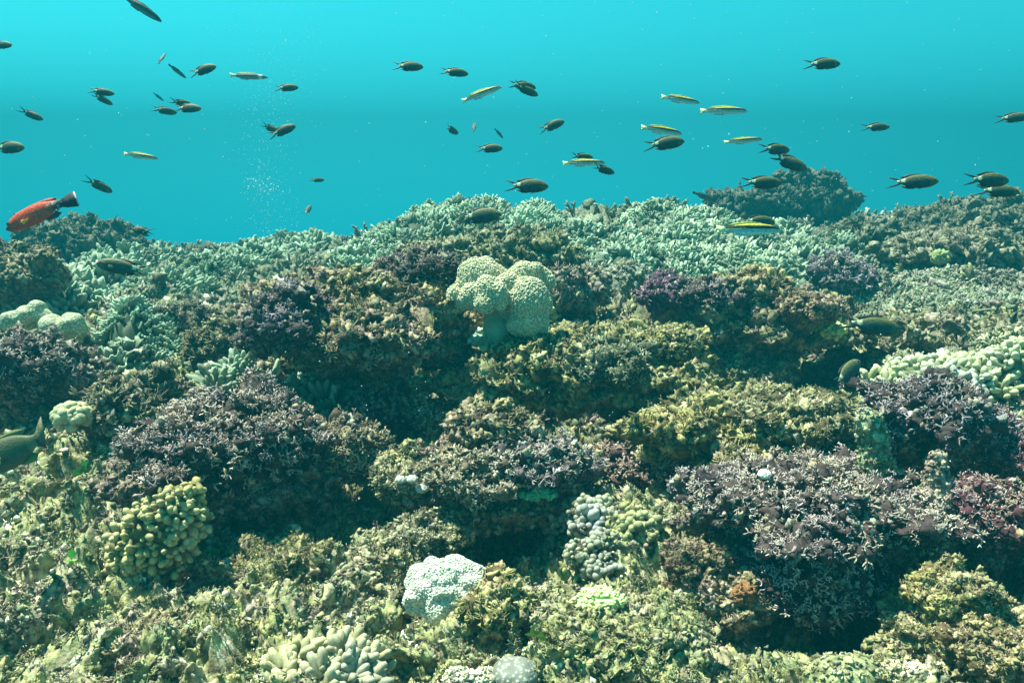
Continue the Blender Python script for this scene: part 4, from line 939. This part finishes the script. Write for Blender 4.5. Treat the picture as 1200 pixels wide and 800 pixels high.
FISH = [
 ('R', 45, 250, 98, -22, 'L', "red fish with dark speckled tail near the picture edge", 6),
 ('W', 166, 10, 56, -33, 'R', "dark slender fish diving at the top edge of the picture", 10),
 ('C', 2, 53, 30, -5, 'R', "dark fish cut by the picture edge high above the red fish", 0),
 ('W', 190, 68, 18, 80, 'R', "tiny thin upright fish beside a small slanting one near the bubbles", 40),
 ('W', 208, 84, 20, -38, 'R', "small faint fish slanting down beside the tiny upright one", 40),
 ('C', 239, 82, 34, 12, 'R', "dark damselfish with pale forked tail between tiny fish and grey banded fish", 5),
 ('G', 292, 90, 48, -3, 'R', "grey slender fish with pale collar and pale tail", 0),
 ('C', 337, 103, 27, 2, 'R', "small dark fish just in front of the grey banded fish's nose", 10),
 ('C', 120, 108, 29, -8, 'R', "upper fish of the close small pair above the red fish", 10),
 ('D', 121, 117, 22, -28, 'R', "lower tilted fish of the close small pair above the red fish", 25),
 ('D', 38, 135, 28, -25, 'R', "lone small fish heading down between the edge fish and the close pair", 15),
 ('W', 186, 114, 11, -40, 'R', "very small faint speck of a fish above the overlapping dark trio", 45),
 ('C', 194, 130, 27, -8, 'R', "smaller trailing fish of the overlapping dark trio", 10),
 ('C', 221, 127, 35, -5, 'R', "largest front fish of the overlapping dark trio", 0),
 ('D', 213, 121, 24, -3, 'R', "hidden rear fish of the overlapping dark trio", 15, 3.9),
 ('C', 332, 153, 34, 20, 'R', "nose up fish of the crossing pair beside the bubble stream", 5),
 ('D', 318, 151, 20, -25, 'R', "nose down small fish of the crossing pair beside the bubble stream", 20, 4.2),
 ('C', 11, 173, 42, -3, 'R', "large dark fish at the picture edge above the red fish", 0),
 ('S', 165, 183, 44, -8, 'R', "thin silver striped fish alone above the red fish's tail", 10),
 ('D', 117, 218, 32, -28, 'R', "dark fish heading down right beside the red fish's tail", 10),
 ('C', 372, 211, 17, 0, 'R', "faint far fish to the side of the bubble stream", 10, 7.5),
 ('D', 361, 246, 14, 70, 'R', "faint far upright fish beside the lower bubble stream", 40, 7.0),
 ('D', 165, 270, 24, 5, 'L', "small roundish brown fish hovering over the hazy left reef", 25, 3.2),
 ('C', 142, 313, 62, 8, 'L', "dark olive fish with long forked tail facing the picture edge", 0),
 ('C', 480, 78, 35, -3, 'R', "first of two dark fish in the open water over the ridge, tail end", 5),
 ('C', 534, 85, 33, -6, 'R', "second of two dark fish in open water just above the yellow striped riser", 5),
 ('S', 565, 110, 54, 18, 'R', "yellow striped fish swimming nose up alone in the middle water", 0),
 ('C', 614, 101, 32, -5, 'R', "upper fish of overlapping pair beside the nose up striped fish", 10, 3.5),
 ('D', 617, 106, 32, -20, 'R', "lower tilted fish of overlapping pair beside the nose up striped fish", 15),
 ('D', 530, 153, 18, -15, 'R', "tiny short fish beside the tiny upright sliver in the middle water", 40, 4.5),
 ('W', 556, 148, 17, 85, 'R', "tiny upright sliver of a fish in the middle water", 50),
 ('W', 585, 157, 14, -42, 'R', "tiny slanting fish just above the middle dark damselfish", 40),
 ('C', 575, 174, 31, -1, 'R', "middle dark damselfish below the tiny slanting fish", 5),
 ('C', 648, 147, 31, 18, 'R', "dark damselfish tilted nose up above the clustered trio", 5),
 ('D', 683, 184, 28, 0, 'R', "dark fish peeking over the back of a striped fish", 10, 3.4),
 ('S', 685, 191, 55, 0, 'R', "striped fish overlapped by two dark fish in the clustered trio", 0),
 ('D', 708, 199, 30, -12, 'R', "brown nosed dark fish at the head of the clustered trio", 20, 2.3),
 ('C', 620, 218, 50, -2, 'R', "large dark damselfish in open water right over the ridge crest", 0),
 ('C', 564, 253, 52, 3, 'R', "large dark damselfish in front of the ridge's pale corals", 0),
 ('S', 798, 117, 50, -10, 'R', "striped fish highest and leading left of the four striped group", 0),
 ('S', 849, 130, 60, -1, 'R', "largest striped fish of the upper four with hanging fin", 0),
 ('S', 776, 153, 54, -8, 'R', "striped fish right above a dark damselfish", 0),
 ('C', 781, 168, 48, 7, 'R', "dark damselfish right below a striped fish", 0),
 ('S', 872, 165, 50, 5, 'R', "striped fish above the pair of dark fish near the far coral head", 0),
 ('C', 910, 175, 40, 0, 'R', "upper fish of the dark pair above the mushroom shaped coral head", 5),
 ('D', 926, 191, 46, -22, 'R', "lower diving fish of the dark pair above the mushroom shaped coral head", 5),
 ('C', 966, 75, 43, 1, 'R', "lone dark damselfish high in the right hand water", 0),
 ('C', 1028, 149, 33, 1, 'R', "lone dark damselfish midway down the right hand water", 5),
 ('C', 1189, 138, 38, 2, 'R', "dark fish cut by the picture edge in the right hand water", 5),
 ('C', 895, 214, 50, -1, 'R', "dark damselfish with white tail spots in front of the mushroom shaped coral head", 0),
 ('C', 1073, 213, 56, -1, 'R', "lone large dark damselfish between far coral head and the edge pair", 0),
 ('C', 1160, 211, 56, -1, 'R', "upper fish of the close dark pair over the broad edge mound", 0),
 ('C', 1172, 224, 50, -4, 'R', "lower fish of the close dark pair over the broad edge mound", 0),
 ('W', 826, 231, 34, -20, 'R', "small plain fish sloping down over the ridge saddle", 15),
 ('C', 890, 260, 46, -1, 'R', "dark fish half hidden behind the low swimming striped fish", 5, 2.6),
 ('S', 879, 269, 84, 0, 'R', "biggest striped fish swimming low over the ridge slope", 0),
 ('C', 1024, 382, 72, -9, 'R', "dark fish with pale tail in front of the shaded hollow", 5),
 ('D', 993, 436, 56, 33, 'R', "dark fish rising nose up deep in the shaded hollow", 15),
 ('O', 14, 530, 115, -24, 'L', "large olive fish with yellow tail cut by the picture edge", 5, 1.75),
 ('W', 458, 514, 18, -25, 'L', "small brown fish resting among the grey twig corals", 10, 2.3),
]
for f in FISH:
    k, u, v, l, no, fc, lb, yw = f[:8]
    place(k, u, v, l, no, fc, lb, yw, f[8] if len(f) > 8 else None)

# ------------------------------------------------------------------ bubbles and drifting specks
rng = np.random.default_rng(77); acc = Acc()
V0, F0 = ICO[1]; n = 2000
vv = rng.uniform(-10, 290, n); cu = 318 + 8 * np.sin(vv / 40) + (150 - vv) * .02; uu = cu + rng.normal(size=n) * (16 + (290 - vv) * .05)
for k in range(n):
    d = 4.6 + rng.normal() * .25; r = .0006 + .0015 * rng.random() ** 3
    acc.add(V0 * r * (1, 1, .8) + at(uu[k], vv[k], d), F0, (.8, .9, .88))
for k in range(60):
    d = 4.5; r = .0018 + .0025 * rng.random(); acc.add(V0 * r + at(308 + rng.normal() * 12, 218 + rng.normal() * 6, d), F0, (.85, .92, .9))
tag(acc.build("bubbles", M_BUB), "stream of tiny white bubbles rising from behind the reef", "bubbles", kind='stuff')
acc = Acc(); V0, F0 = ICO[0]
for k in range(650):
    d = rng.uniform(.9, 4); acc.add(V0 * (.0004 + .0006 * rng.random()) * (d ** .5) + at(rng.uniform(-50, 1250), rng.uniform(0, 560), d), F0, (.6, .7, .65))
tag(acc.build("drifting_specks", M_BUB), "tiny pale specks drifting in the water", "specks", kind='stuff')

# ------------------------------------------------------------------ haze: the water itself
bm_v = [(x_, y_, z_) for x_ in (-21, 21) for y_ in (-3, 18.5) for z_ in (-3.7, 3.4)]
bm_f = [(0, 1, 3, 2), (4, 6, 7, 5), (0, 4, 5, 1), (2, 3, 7, 6), (0, 2, 6, 4), (1, 5, 7, 3)]
me = bpy.data.meshes.new("haze"); me.from_pydata(bm_v, [], bm_f); hz = bpy.data.objects.new("haze", me); COL.objects.link(hz)
mh = bpy.data.materials.new("water_haze"); mh.use_nodes = True; t = mh.node_tree; t.nodes.clear()
pv = t.nodes.new("ShaderNodeVolumePrincipled"); oo = t.nodes.new("ShaderNodeOutputMaterial"); t.links.new(pv.outputs[0], oo.inputs['Volume'])
pv.inputs['Color'].default_value = (*HAZE_COLOR, 1); pv.inputs['Density'].default_value = HAZE_DENSITY
pv.inputs['Density Attribute'].default_value = ''; pv.inputs['Absorption Color'].default_value = (0, 0, 0, 1)
me.materials.append(mh); tag(hz, "clear blue green sea water filling the whole view", "water", kind='stuff')
